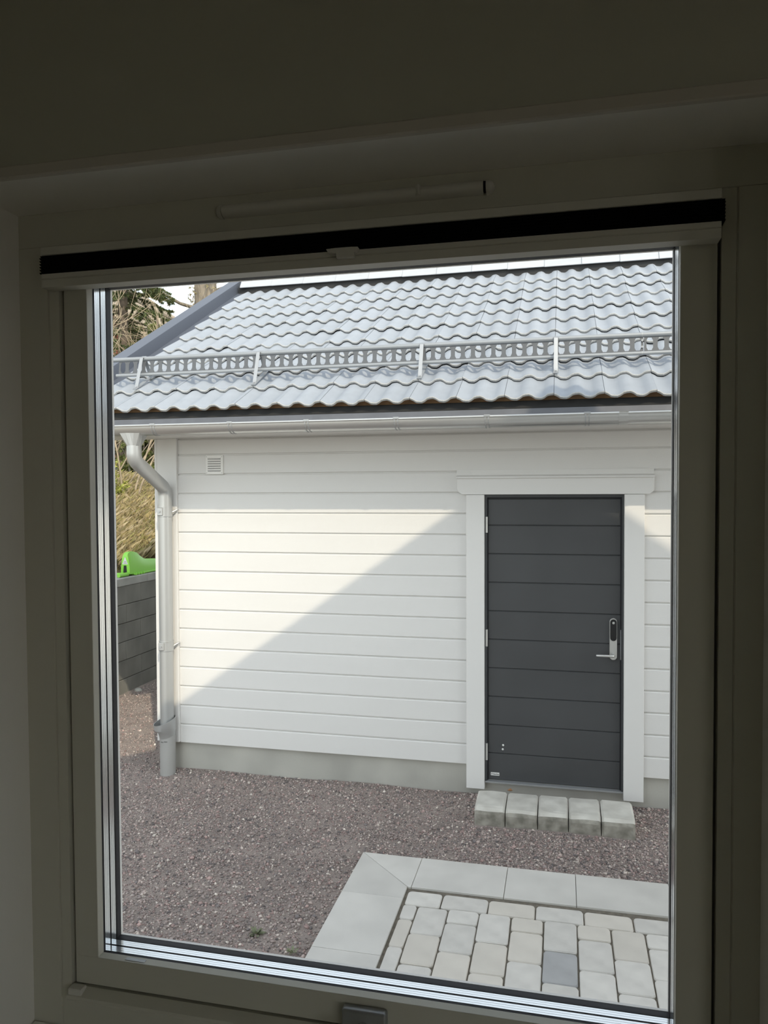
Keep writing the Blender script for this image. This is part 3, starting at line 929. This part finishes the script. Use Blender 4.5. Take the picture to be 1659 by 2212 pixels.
for zc in (1.962, .910):
    br = MB()
    br.tube([(PXd, PYd, zc - .038), (PXd, PYd, zc + .038)], .0555, 28)
    br.tube([(PXd, PYd, zc + .033), (PXd, PYd, zc + .039)], .058, 28)
    br.tube([(PXd, PYd, zc - .039), (PXd, PYd, zc - .033)], .058, 28)
    br.build('pipe_clamp', 'pipe', ds, smooth=True)
    ar = MB()
    ar.box(PXd - .035, PXd + .012, PYd - .066, PYd - .050, zc - .030, zc + .030)
    ar.build('clamp_plate', 'pipe', ds, bevel=.003)
    MB().tube([(PXd - .014, PYd - .064, zc), (PXd - .014, PYd - .072, zc)], .010, 12).build('clamp_screw', 'galv', ds)
    MB().tube([(PXd + .04, PYd + .02, zc - .01), (PXd + .075, -.035, zc + .012), (PXd + .085, -.024, zc + .012)], .007, 8).build('wall_bracket', 'pipe', ds)
# leaf catcher: flared open cup with a lip reaching to the left
def cup(z, rx, shx, shy, tl_=0.0):
    o_ = []
    for k in range(28):
        a = 2 * PI * k / 28
        c, s_ = math.cos(a), math.sin(a)
        o_.append((PXd + shx + rx * c, PYd + shy + rx * s_, z + tl_ * (c * .8 + s_ * .6)))
    return o_
lv = cup(.180, .060, 0, 0) + cup(.225, .066, -.004, -.004) + cup(.250, .084, -.014, -.012) + cup(.318, .086, -.016, -.014, .030)
lv += cup(.318, .082, -.016, -.014, .030) + cup(.252, .080, -.014, -.012) + cup(.228, .058, -.002, -.002)
fs = [(i * 28 + k, i * 28 + (k + 1) % 28, (i + 1) * 28 + (k + 1) % 28, (i + 1) * 28 + k) for i in range(6) for k in range(28)]
MB().add(lv, fs).build('leaf_catcher', 'pipe', ds, smooth=True)
MB().tube([(PXd + .002, PYd, .20), (PXd + .002, PYd, -.22)], .0605, 28).build('ground_pipe', 'plastic_pipe', ds, smooth=True)
pm = MB()
for a0, a1, z_ in ((-118, -92, .158), (-88, -62, .163)):
    m_ = 12
    for k in range(m_):
        if k % 4 == 3: continue
        a = math.radians(a0 + (a1 - a0) * k / m_); a2 = math.radians(a0 + (a1 - a0) * (k + .8) / m_)
        h = .0022 + .0012 * (k % 3)
        r = .0608
        p = [(PXd + .002 + r * math.cos(t), PYd + r * math.sin(t), z) for t, z in ((a, z_ - h), (a2, z_ - h), (a2, z_ + h), (a, z_ + h))]
        pm.add(p, [(0, 1, 2, 3)])
pm.build('pipe_printing', 'ink', ds)

# ------------------------------------------------------------------ wall vent
vg = tag(empty('wall_vent', (-2.10, -.01, 2.32)), 'small white square louvred vent on the clapboard wall', 'vent')
MB().box(-2.176, -2.030, -.012, 0, 2.250, 2.399).build('vent_plate', 'grille', vg, bevel=.002)
for k in range(6):
    z = 2.277 + k * .0185
    MB().prism([(-.0125, z - .002), (-.0125, z + .0015), (-.010, z + .0015), (-.010, z - .002)], 0, -2.158, -2.049).build('vent_slot', 'dark_hole', vg)
    MB().prism([(-.012, z + .002), (-.019, z + .0025), (-.019, z + .004), (-.012, z + .013)], 0, -2.158, -2.049).build('louver', 'grille', vg)
for x in (-2.167, -2.040):
    for z in (2.261, 2.388):
        MB().tube([(x, -.0115, z), (x, -.0135, z)], .0032, 8).build('vent_screw', 'handle', vg)

# ------------------------------------------------------------------ snow guard
sg = tag(empty('snow_guard', tuple(rp(-.5, .44))), 'grey pierced snow guard rail standing on the roof tiles above the eaves', 'snow guard')
GY = -.013
ZU, ZL = 3.173, 3.046
def rail(y_, z_, r, x0, x1, name):
    MB().tube([(x0, y_, z_), (x1, y_, z_)], r, 14).build(name, 'guard', sg, smooth=True)
rail(GY, ZU, .0174, -2.973, 1.066, 'upper_rail'); rail(GY, ZU, .0174, 1.072, 3.3, 'upper_rail')
rail(GY - .012, ZL, .0132, -2.936, 1.066, 'lower_rail'); rail(GY - .012, ZL, .0132, 1.072, 3.3, 'lower_rail')
PITCH = .0726
def plate(x0, nc, name):
    """pierced strip: one octagonal opening per cell, real holes with rims"""
    za, zb = ZL + .008, ZU - .010
    hh, hw, cc = (zb - za) / 2, PITCH / 2, (zb + za) / 2
    oh, ow = hh * .80, .0215
    octo = [(-ow, -oh * .55), (-ow * .55, -oh), (ow * .55, -oh), (ow, -oh * .55), (ow, oh * .55), (ow * .55, oh), (-ow * .55, oh), (-ow, oh * .55)]
    outer = [(-hw, -oh * .55), (-ow * .55, -hh), (ow * .55, -hh), (hw, -oh * .55), (hw, oh * .55), (ow * .55, hh), (-ow * .55, hh), (-hw, oh * .55)]
    cnr = [(-hw, -hh), (hw, -hh), (hw, hh), (-hw, hh)]
    b2 = MB()
    for c in range(nc):
        xc = x0 + (c + .5) * PITCH
        vs = []
        for dy in (-.002, .002):
            for px_, pz_ in octo + outer + cnr:
                vs.append((xc + px_, GY - .006 + dy + (pz_) * .10, cc + pz_))
        fs = []
        for base_ in (0, 20):
            for k in range(8):
                k2 = (k + 1) % 8
                fs.append((base_ + k, base_ + k2, base_ + 8 + k2, base_ + 8 + k))
            fs += [(base_ + 8, base_ + 9, base_ + 16), (base_ + 10, base_ + 11, base_ + 17), (base_ + 12, base_ + 13, base_ + 18), (base_ + 14, base_ + 15, base_ + 19)]
        for k in range(8):
            fs.append((k, (k + 1) % 8, 20 + (k + 1) % 8, 20 + k))
        fs += [(16, 9, 29, 36), (9, 10, 30, 29), (10, 17, 37, 30), (18, 13, 33, 38), (13, 14, 34, 33), (14, 19, 39, 34)]
        b2.add(vs, fs)
    bmm = b2.mesh('pierced_plate', 'guard_plate')
    bm_ = bmesh.new(); bm_.from_mesh(bmm)
    bmesh.ops.remove_doubles(bm_, verts=bm_.verts, dist=1e-5)
    bmesh.ops.recalc_face_normals(bm_, faces=bm_.faces)
    bm_.to_mesh(bmm); bm_.free()
    return link(name, bmm, sg)
plate(-2.916, 55, 'pierced_plate')
plate(1.082, 30, 'pierced_plate')
def bar(b2, a, c, w_, t_):
    a, c = Vector(a), Vector(c)
    d = (c - a).normalized()
    sx = Vector((1, 0, 0)); nz = d.cross(sx).normalized()
    vs = []
    for p_ in (a, c):
        for i, j in ((-1, -1), (1, -1), (1, 1), (-1, 1)):
            vs.append(p_ + sx * w_ / 2 * i + nz * t_ / 2 * j)
    b2.add(vs, [(0, 1, 2, 3), (7, 6, 5, 4), (0, 4, 5, 1), (1, 5, 6, 2), (2, 6, 7, 3), (3, 7, 4, 0)])
for x in (-2.705, -1.719, -.454, .495, 1.497, 2.5):
    foot = rp(x, .391, .008)
    br = empty('guard_bracket', tuple(foot), sg)
    a = MB(); bar(a, foot, (x, GY - .026, ZU + .004), .028, .005); a.build('front_leg', 'galv', br, bevel=.001)
    a = MB(); bar(a, (x + .004, GY + .018, ZU + .004), rp(x + .004, .631, .014), .028, .005); a.build('rear_leg', 'guard', br, bevel=.001)
    a = MB(); bar(a, rp(x, .363, .006), rp(x, .82, .006), .036, .005); a.build('base_strap', 'guard', br)
    a = MB(); bar(a, (x, GY - .026, ZU + .003), (x, GY + .020, ZU + .022), .036, .005); a.build('top_clip', 'galv', br)
    f2_ = rp(x, .405, .010)
    a = MB(); a.tube([tuple(f2_), tuple(f2_ + Vector((0, -.012, .006)))], .011, 8); a.build('bolt', 'galv', br)
for z in (3.089, 3.133):
    MB().tube([(1.069, GY - .020, z), (1.069, GY - .008, z)], .008, 8).build('splice_bolt', 'galv', sg)
for z_, r in ((ZU, .0187), (ZL, .0145)):
    yy = GY if z_ == ZU else GY - .012
    MB().tube([(1.0655, yy, z_), (1.0725, yy, z_)], r, 14).build('splice_ring', 'galv', sg)

# ------------------------------------------------------------------ retaining wall, hill
RWX = -4.20
rw = struct(empty('retaining_wall', (RWX - .1, 2, ZG)), 'grey concrete block retaining wall beside the garage')
CH, BL = .207, .62
bmsh = MB().prism([(0, 0), (0, CH - .006), (-.30, CH - .006), (-.30, 0)], 1, 0, BL - .003).mesh('wall_block', 'block', bevel=.004)
for c in range(7):
    z = 1.082 - (c + 1) * CH
    y = -1.3 + (.31 if c % 2 else 0)
    while y < 7.2:
        place('wall_block', bmsh, rw, (RWX + random.uniform(-.003, .003), y, z))
        y += BL
cmsh = MB().box(-.30, .008, 0, BL - .004, 0, .092).mesh('cap_slab', 'cap', bevel=.008)
y = -1.15
while y < 7.3:
    place('cap_slab', cmsh, rw, (RWX, y, 1.078 + random.uniform(-.002, .002)))
    y += BL
MB().box(RWX - .31, RWX - .03, -1.3, 7.2, -.4, 1.07).build('wall_core', 'block', rw)
def hill_z(x, y):
    z = 1.12 + .24 * np.clip(-(x + 4.5), 0, 60) + .085 * (y - 2)
    z = np.where(z > 2.3, 2.3 + (z - 2.3) * .10, z)
    return z + .05 * np.sin(2.3 * x + y) * np.sin(1.9 * y) * np.clip(-(x + 4.6), 0, 1)
hx = np.linspace(-40, -4.45, 130); hy = np.linspace(-4, 45, 150)
HXg, HYg = np.meshgrid(hx, hy)
V = np.stack([HXg, HYg, hill_z(HXg, HYg)], -1).reshape(-1, 3)
ii, jj = np.meshgrid(np.arange(149), np.arange(129), indexing='ij')
q = (ii * 130 + jj).ravel()
struct(link('hill', fast_mesh('hill', V, np.stack([q, q + 1, q + 131, q + 130], 1), 'hill')))
MB().box(-4.45, 40, 6.9, 45, -.4, 1.2).build('ground_rear', 'hill')['kind'] = 'structure'
# dry grass blades
n = 90000
dist = RNG.uniform(0, 1, n) ** 1.3
ang = RNG.uniform(-.62, -.40, n)
rr = 7.6 + dist * 9.5
gxp = CAM.x + rr * np.sin(ang * 1.0) * 1.05; gyp = CAM.y + rr * np.cos(ang)
ok = gxp < -4.60
gxp, gyp = gxp[ok], gyp[ok]; n = len(gxp)
hgt = RNG.uniform(.06, .26, n); wd = RNG.uniform(.0012, .0032, n)
da = RNG.uniform(0, 2 * PI, n); lean = RNG.uniform(.2, 1.1, n) * hgt
bz = hill_z(gxp, gyp) - .01
px_, py_ = np.cos(da + PI / 2) * wd, np.sin(da + PI / 2) * wd
V = np.stack([np.stack([gxp - px_, gyp - py_, bz], -1), np.stack([gxp + px_, gyp + py_, bz], -1),
              np.stack([gxp + np.cos(da) * lean * .4 + px_ * .7, gyp + np.sin(da) * lean * .4 + py_ * .7, bz + hgt * .65], -1),
              np.stack([gxp + np.cos(da) * lean, gyp + np.sin(da) * lean, bz + hgt * .95], -1)], 1).reshape(-1, 3)
b4 = 4 * np.arange(n)[:, None]
Fc = np.concatenate([b4 + np.array([0, 1, 2]), b4 + np.array([0, 2, 3])])
gc = np.array([(.42, .33, .17), (.36, .28, .12), (.28, .25, .09), (.46, .37, .23), (.24, .19, .09)])
tint = gc[RNG.choice(5, n)] * RNG.uniform(.75, 1.2, (n, 1))
tag(link('dry_grass', fast_mesh('dry_grass', V, Fc, 'grass', np.repeat(tint, 4, 0))), 'straw coloured dry grass on the slope above the retaining wall', 'grass', kind='stuff')

# ------------------------------------------------------------------ green sledge on the retaining wall
slg = tag(empty('plastic_sledge', (-4.38, 2.6, 1.17)), 'lime green moulded plastic sledge lying on the grey retaining wall', 'sledge')
ZW = 1.172
topl = [(2.245, 1.405, .16), (2.262, 1.430, .15), (2.30, 1.441, .14), (2.36, 1.443, .14), (2.44, 1.425, .15), (2.52, 1.375, .17), (2.60, 1.340, .18), (2.70, 1.331, .18), (2.85, 1.322, .18), (2.98, 1.308, .18), (3.06, 1.275, .18), (3.13, 1.235, .19), (3.17, 1.20, .20)]
XC = -4.288
vs, fs = [], []
for (yy, zz, hw) in topl:
    bw = .056
    tw = hw * .24
    hgt_ = zz - (ZW + .02)
    row = [(-bw, 0), (-bw * .96, hgt_ * .4), (-tw, hgt_ * .88), (-tw * .75, hgt_), (tw * .75, hgt_), (tw, hgt_ * .88), (bw * .96, hgt_ * .4), (bw, 0)]
    for dx, dz_ in row: vs.append((XC + dx, yy, ZW + .02 + dz_))
nr = 8
for i in range(len(topl) - 1):
    for j in range(nr - 1):
        fs.append((i * nr + j, i * nr + j + 1, (i + 1) * nr + j + 1, (i + 1) * nr + j))
fs += [tuple(range(nr)), tuple(range((len(topl) - 1) * nr, len(topl) * nr))]
MB().add(vs, fs).build('hull', 'green', slg, smooth=True)
MB().prism([(2.255, 2), (2.255, 2)], 1, 0, .001) if False else None
MB().box(XC - .066, XC + .070, 2.33, 3.19, ZW + .004, ZW + .024).build('rim', 'green', slg, bevel=.006, segs=2)
for k in range(4):
    MB().box(XC + .064, XC + .078, 2.345 + k * .055, 2.372 + k * .055, ZW + .0005, ZW + .030).build('rib', 'green', slg, bevel=.004)
MB().tube([(XC + .03, 2.06, ZW + .022), (XC + .03, 2.240, ZW + .022)], .022, 10).build('grip', 'green', slg, smooth=True)
MB().tube([(XC - .16, 2.10, ZW + .022), (XC + .03, 2.19, ZW + .022)], .022, 10).build('grip', 'green', slg, smooth=True)
MB().prism([(XC - .026, ZW + .026), (XC + .022, ZW + .026), (XC + .014, ZW + .118), (XC - .018, ZW + .118)], 1, 2.243, 2.255).build('slot', 'dark_hole', slg)
MB().prism([(XC - .036, ZW + .132), (XC + .034, ZW + .132), (XC - .001, ZW + .218)], 1, 2.2425, 2.250).build('warning_label', 'sticker', slg)
for zz, a in ((.143, .022), (.160, .014)):
    MB().box(XC - a, XC + a, 2.2418, 2.245, ZW + zz, ZW + zz + .007).build('label_line', 'handle', slg)

# ------------------------------------------------------------------ brick house behind
bh = tag(empty('brick_house', (-14, 17, 2.4)), 'dark red brick house behind the trees and dry slope', 'house')
HY0 = 16.0
MB().prism([(-22, 2.0), (-8.6, 2.0), (-8.6, 5.0), (-9.2, 5.0), (-16, 9.8), (-22, 5.6)], 1, HY0 + .06, HY0 + 7).build('house_body', 'mortar', bh)
MB().box(-22.02, -8.55, HY0 - .02, HY0 + .2, 1.8, 3.02).build('plinth', 'plaster', bh)
hw_ = empty('brick_wall', (-12, HY0, 3), bh)
bk = MB().box(0, .248, 0, .07, 0, .062).mesh('brick', 'brick')
rest = MB()
for r_ in range(78):
    z = 3.03 + r_ * .0755
    zmx = 9.6
    for c in range(50):
        x = -21.8 + c * .262 + (.131 if r_ % 2 else 0)
        lim = 9.8 - .705 * abs(x - 16 * -1 + 0) if False else 9.7 - .70 * abs(x + 16)
        if z > lim or x > -8.9: continue
        if -12.9 < x < -10.7 and z < 4.9:
            place('brick', bk, hw_, (x + random.uniform(-.004, .004), HY0 + random.uniform(-.004, .006), z))
        else:
            rest.box(x, x + .248, HY0, HY0 + .07, z, z + .062)
ro = rest.build('brick_courses', 'brick', hw_, recalc=False)
ro['kind'] = 'stuff'
MB().prism([(-16, 10.15), (-8.2, 4.69), (-8.2, 4.40), (-16, 9.80)], 1, HY0 - .6, HY0 + 7.2).build('roof_slope', 'old_roof', bh)
MB().prism([(-16, 10.15), (-23, 5.25), (-23, 4.95), (-16, 9.80)], 1, HY0 - .6, HY0 + 7.2).build('roof_slope', 'old_roof', bh)
MB().prism([(-16, 9.82), (-8.2, 4.42), (-8.2, 4.18), (-16, 9.58)], 1, HY0 - .58, HY0 - .52).build('soffit_shade_strip', 'soffit_shade', bh)  # dark strip in place of the soffit shadow under the tan roof edge

# ------------------------------------------------------------------ trees and shrubs
class TB:
    """collects tapering triangular twigs and leaf triangles"""
    def __init__(s): s.v = []; s.f = []; s.n = 0
    def seg(s, a, b, ra, rb, k=4):
        a = np.array(a, float); b = np.array(b, float)
        d = b - a; L = np.linalg.norm(d)
        if L < 1e-6: return
        d /= L
        u = np.cross(d, (0, 0, 1) if abs(d[2]) < .9 else (1, 0, 0)); u /= np.linalg.norm(u)
        w_ = np.cross(d, u)
        for p, r in ((a, ra), (b, rb)):
            for i in range(k):
                c = 2 * PI * i / k
                s.v.append(p + (u * math.cos(c) + w_ * math.sin(c)) * r)
        for i in range(k):
            j = (i + 1) % k
            s.f.append((s.n + i, s.n + j, s.n + k + j)); s.f.append((s.n + i, s.n + k + j, s.n + k + i))
        s.n += 2 * k
    def build(s, name, mt, parent):
        return link(name, fast_mesh(name, np.array(s.v), np.array(s.f), mt), parent)
R = random.Random(5)
def rdir(d, amt):
    d = Vector(d) + Vector((R.uniform(-1, 1), R.uniform(-1, 1), R.uniform(-1, 1))) * amt
    return d.normalized()
def grow(tb, p, d, L, r, depth, spread=.55, upw=.05, nseg=4, kids=(2, 3), mn=.003):
    p = Vector(p); d = Vector(d)
    for i in range(nseg):
        q_ = p + d * (L / nseg)
        tb.seg(p, q_, max(r * (1 - i / nseg * .45), mn), max(r * (1 - (i + 1) / nseg * .45), mn))
        p = q_
        d = rdir(d + Vector((0, 0, upw)), .22)
        if depth > 0 and i > 0:
            for _ in range(R.choice(kids) - 1):
                grow(tb, p, rdir(d, spread), L * R.uniform(.5, .75), r * .55, depth - 1, spread, upw, nseg, kids, mn)
# bare shrubs
def bare_shrub(name, loc, H, stems, label, mt='bare_bark', depth=3, spread=.7, mn=.003):
    o = tag(empty(name, loc), label, 'shrub')
    tb = TB()
    for s_ in range(stems):
        a = 2 * PI * s_ / stems + R.uniform(-.3, .3)
        grow(tb, Vector(loc) + Vector((math.cos(a), math.sin(a), 0)) * .12, Vector((math.cos(a) * .35, math.sin(a) * .35, 1)).normalized(), H * R.uniform(.5, .7), .022, depth, spread, .06, 5, (2, 2, 3), mn)
    tb.build('branches', mt, o)
    return o
bare_shrub('bare_shrub', (-6.55, 6.0, float(hill_z(-6.55, 6.0)) - .05), 3.0, 4, 'tall tan leafless shrub with tangled twigs left of the garage roof', depth=3)
bare_shrub('bare_shrub', (-7.6, 8.2, float(hill_z(-7.6, 8.2)) - .05), 2.0, 5, 'grey brown leafless bush before the brick house below the gutter', mt='trunk', depth=3)
o = tag(empty('bare_sapling', (-7.15, 6.8, float(hill_z(-7.15, 6.8)))), 'thin pale forked sapling before the dark plinth, left of the downspout', 'sapling')
tb = TB()
grow(tb, (-7.15, 6.8, float(hill_z(-7.15, 6.8)) - .05), Vector((.55, .1, .8)).normalized(), 1.5, .016, 2, .5, .05, 4, (1, 2), .005)
tb.build('branches', 'bare_bark', o)

def needle_cloud(segs, per, ln, colr, name, parent, wdt=.006, droop=.3):
    """short flat needle sprays set along twig segments"""
    A = np.array([s_[0] for s_ in segs]); B = np.array([s_[1] for s_ in segs])
    n_ = len(A) * per
    idx = np.repeat(np.arange(len(A)), per)
    t = RNG.uniform(0, 1, n_)[:, None]
    base_ = A[idx] * (1 - t) + B[idx] * t
    ax = B[idx] - A[idx]; ax /= np.linalg.norm(ax, axis=1, keepdims=True) + 1e-9
    d = ax * .6 + RNG.normal(0, .6, (n_, 3)); d[:, 2] -= droop * .3
    d /= np.linalg.norm(d, axis=1, keepdims=True)
    L = RNG.uniform(.6, 1.2, n_)[:, None] * ln
    sd = np.cross(d, RNG.normal(0, 1, (n_, 3))); sd /= np.linalg.norm(sd, axis=1, keepdims=True)
    V = np.stack([base_ - sd * wdt, base_ + sd * wdt, base_ + d * L], 1).reshape(-1, 3)
    Fc = np.arange(n_ * 3).reshape(-1, 3)
    tn = np.array(colr)[RNG.choice(len(colr), n_)] * RNG.uniform(.7, 1.25, (n_, 1))
    o = link(name, fast_mesh(name, V, Fc, 'needles', np.repeat(tn, 3, 0)), parent)
    o['kind'] = 'stuff'
    return o
def spruce(loc, H, rad, label, colr, seed, per=75, whorls=34):
    rr_ = random.Random(seed)
    o = tag(empty('spruce_tree', loc), label, 'tree')
    tb = TB(); segs = []
    L0 = Vector(loc)
    tb.seg(L0, L0 + Vector((0, 0, H)), .17, .02, 8)
    for wv_ in range(whorls):
        h = .6 + (H - .8) * wv_ / whorls
        rl = rad * (1 - h / H) ** .75 * rr_.uniform(.75, 1.1)
        for b_ in range(6):
            a = 2 * PI * b_ / 6 + wv_ * 1.1 + rr_.uniform(-.3, .3)
            d = Vector((math.cos(a), math.sin(a), rr_.uniform(-.12, .10)))
            p = L0 + Vector((0, 0, h + rr_.uniform(-.1, .1)))
            ns = 5
            for i in range(ns):
                q_ = p + d * rl / ns
                tb.seg(p, q_, .02 * (1 - i / ns) + .005, .02 * (1 - (i + 1) / ns) + .004)
                segs.append((p, q_))
                side = Vector((-math.sin(a), math.cos(a), 0))
                if i > 0:
                    for sg_ in (-1, 1):
                        tl_ = rl * .32 * (1 - i / ns * .6) * rr_.uniform(.6, 1.2)
                        e = q_ + (side * sg_ + d * .7 + Vector((0, 0, -.35 * rr_.uniform(.3, 1.6)))).normalized() * tl_
                        tb.seg(q_, e, .006, .003, 3); segs.append((q_, e)); segs.append((q_, e))
                p = q_
                d = (d + Vector((0, 0, -.13 if i < 3 else .12))).normalized()
    tb.build('trunk', 'bark', o)
    needle_cloud(segs, per, .075, colr, 'needles', o, .010)
    return o
spruce((-8.9, 9.7, float(hill_z(-8.9, 9.7)) - .1), 9.0, 2.1, 'dark green spruce with drooping boughs at the left edge of the view', [(.085, .12, .04), (.06, .09, .035), (.13, .15, .05), (.17, .17, .06)], 3)
spruce((-7.5, 8.7, float(hill_z(-7.5, 8.7)) - .1), 3.5, .95, 'smaller yellowish green spruce beside the roof verge', [(.24, .27, .075), (.18, .22, .07), (.30, .30, .10)], 9, 60, 24)
# yellow-green bush on the slope
yb = tag(empty('evergreen_bush', (-6.75, 5.6, float(hill_z(-6.75, 5.6)))), 'low yellow green evergreen bush on the dry slope', 'bush')
segs = []; tb = TB()
c0_ = Vector((-6.75, 5.6, float(hill_z(-6.75, 5.6))))
for k in range(150):
    a, e = R.uniform(0, 2 * PI), R.uniform(.2, 1.5)
    d = Vector((math.cos(a) * math.cos(e), math.sin(a) * math.cos(e), math.sin(e)))
    p = c0_ + d * R.uniform(.05, .2); q_ = c0_ + Vector((d.x * .42, d.y * .42, d.z * .75)) * R.uniform(.7, 1.1)
    tb.seg(p, q_, .006, .002, 3); segs.append((p, q_))
tb.build('stem', 'bark', yb)
needle_cloud(segs, 60, .06, [(.42, .44, .08), (.34, .38, .08), (.50, .48, .12)], 'foliage', yb, .010, 0)
# big trunk with bare limbs behind the garage
lt = tag(empty('bare_tree', (-8.35, 12.6, float(hill_z(-8.35, 12.6)) - .2)), 'thick brown trunk with leafless limbs rising behind the roof verge', 'tree')
b_ = MB(); b0_ = Vector((-8.35, 12.6, float(hill_z(-8.35, 12.6)) - .2))
b_.tube([b0_, b0_ + Vector((.03, 0, 3)), b0_ + Vector((-.02, .05, 6)), b0_ + Vector((.05, 0, 7.6))], [.36, .31, .27, .05], 14)
b_.build('trunk', 'trunk', lt, smooth=True)
tb = TB()
for (h, a, L, dz_) in ((2.7, 2.9, 2.3, -.15), (3.4, 3.3, 2.8, .12), (4.1, 3.0, 3.0, .35), (4.6, 3.6, 2.6, .25), (4.9, -.2, 2.0, .4), (3.7, 2.6, 2.2, .0), (5.4, 3.1, 3.2, -.1), (6.2, .4, 2.2, .8), (6.4, 2.0, 2.0, .9), (6.9, 3.6, 1.8, 1.0), (7.2, 5.2, 1.8, 1.1), (5.8, 5.6, 2.2, .6)):
    grow(tb, b0_ + Vector((0, 0, h)), Vector((math.cos(a), math.sin(a) - .2, dz_)).normalized(), L, .05, 3, .5, .02, 4, (2, 2), .006)
tb.build('limbs', 'trunk', lt)
segs = []
for k in range(120):
    a = R.uniform(0, 2 * PI); h = R.uniform(2.5, 6.2); rr0 = .30
    p = b0_ + Vector((math.cos(a) * rr0, math.sin(a) * rr0, h)); q_ = p + Vector((math.cos(a) * .12, math.sin(a) * .12, R.uniform(-.12, .1)))
    segs.append((p, q_))
needle_cloud(segs, 8, .09, [(.30, .25, .12), (.24, .22, .10), (.36, .30, .17)], 'climbing_leaves', lt, .018, 0)

# ------------------------------------------------------------------ small things on the ground
def weed(loc, label, n_, sz_):
    o = tag(empty('weed', loc), label, 'weed', 'weeds in the gravel')
    b2 = MB()
    for k in range(n_):
        a = R.uniform(0, 2 * PI); L = sz_ * R.uniform(.6, 1.1); e = R.uniform(.3, 1.1)
        d = Vector((math.cos(a) * math.cos(e), math.sin(a) * math.cos(e), math.sin(e))); sd = Vector((-math.sin(a), math.cos(a), 0)) * L * .16
        p = Vector(loc); m_ = p + d * L * .55; t_2 = p + d * L + Vector((0, 0, -L * .15))
        b2.add([p, m_ + sd, t_2, m_ - sd, m_ + Vector((0, 0, -.003))], [(0, 1, 4), (1, 2, 4), (2, 3, 4), (3, 0, 4)])
    b2.build('leaf_rosette', 'weed_leaf', o, recalc=False)
M['weed_leaf'] = mat('grey_green_weed', (.20, .22, .13), .7, var=.2, vscale=30)
M['dry_leaf'] = mat('rust_dry_leaf', (.30, .15, .07), .8, var=.2, vscale=60)
weed((-.955, -1.985, -.118), 'small grey green weed in the gravel left of the paving edge', 22, .055)
weed((-.725, -2.085, -.120), 'low weed touching the outer edge of the border slab', 12, .045)
dl = MB().add([(.165, -.135, .004), (.185, -.158, .012), (.205, -.140, .007), (.188, -.120, .016), (.186, -.139, .003), (.186, -.139, .0)], [(0, 1, 4), (1, 2, 4), (2, 3, 4), (3, 0, 4), (1, 0, 5), (2, 1, 5), (3, 2, 5), (0, 3, 5)]).build('dry_leaf', 'dry_leaf', recalc=False)
tag(dl, 'small rust brown dry leaf lying on the doorstep blocks', 'leaf')
bm = bmesh.new(); bmesh.ops.create_icosphere(bm, subdivisions=2, radius=1)
for v in bm.verts:
    v.co *= R.uniform(.85, 1.1)
    v.co = Vector((v.co.x * .045 - 4.10, v.co.y * .035 + 2.17, v.co.z * .028 - .105))
me = bpy.data.meshes.new('pale_stone'); bm.to_mesh(me); bm.free(); me.materials.append(M['cap'])
tag(link('pale_stone', me), 'pale flat stone at the foot of the retaining wall', 'stone')
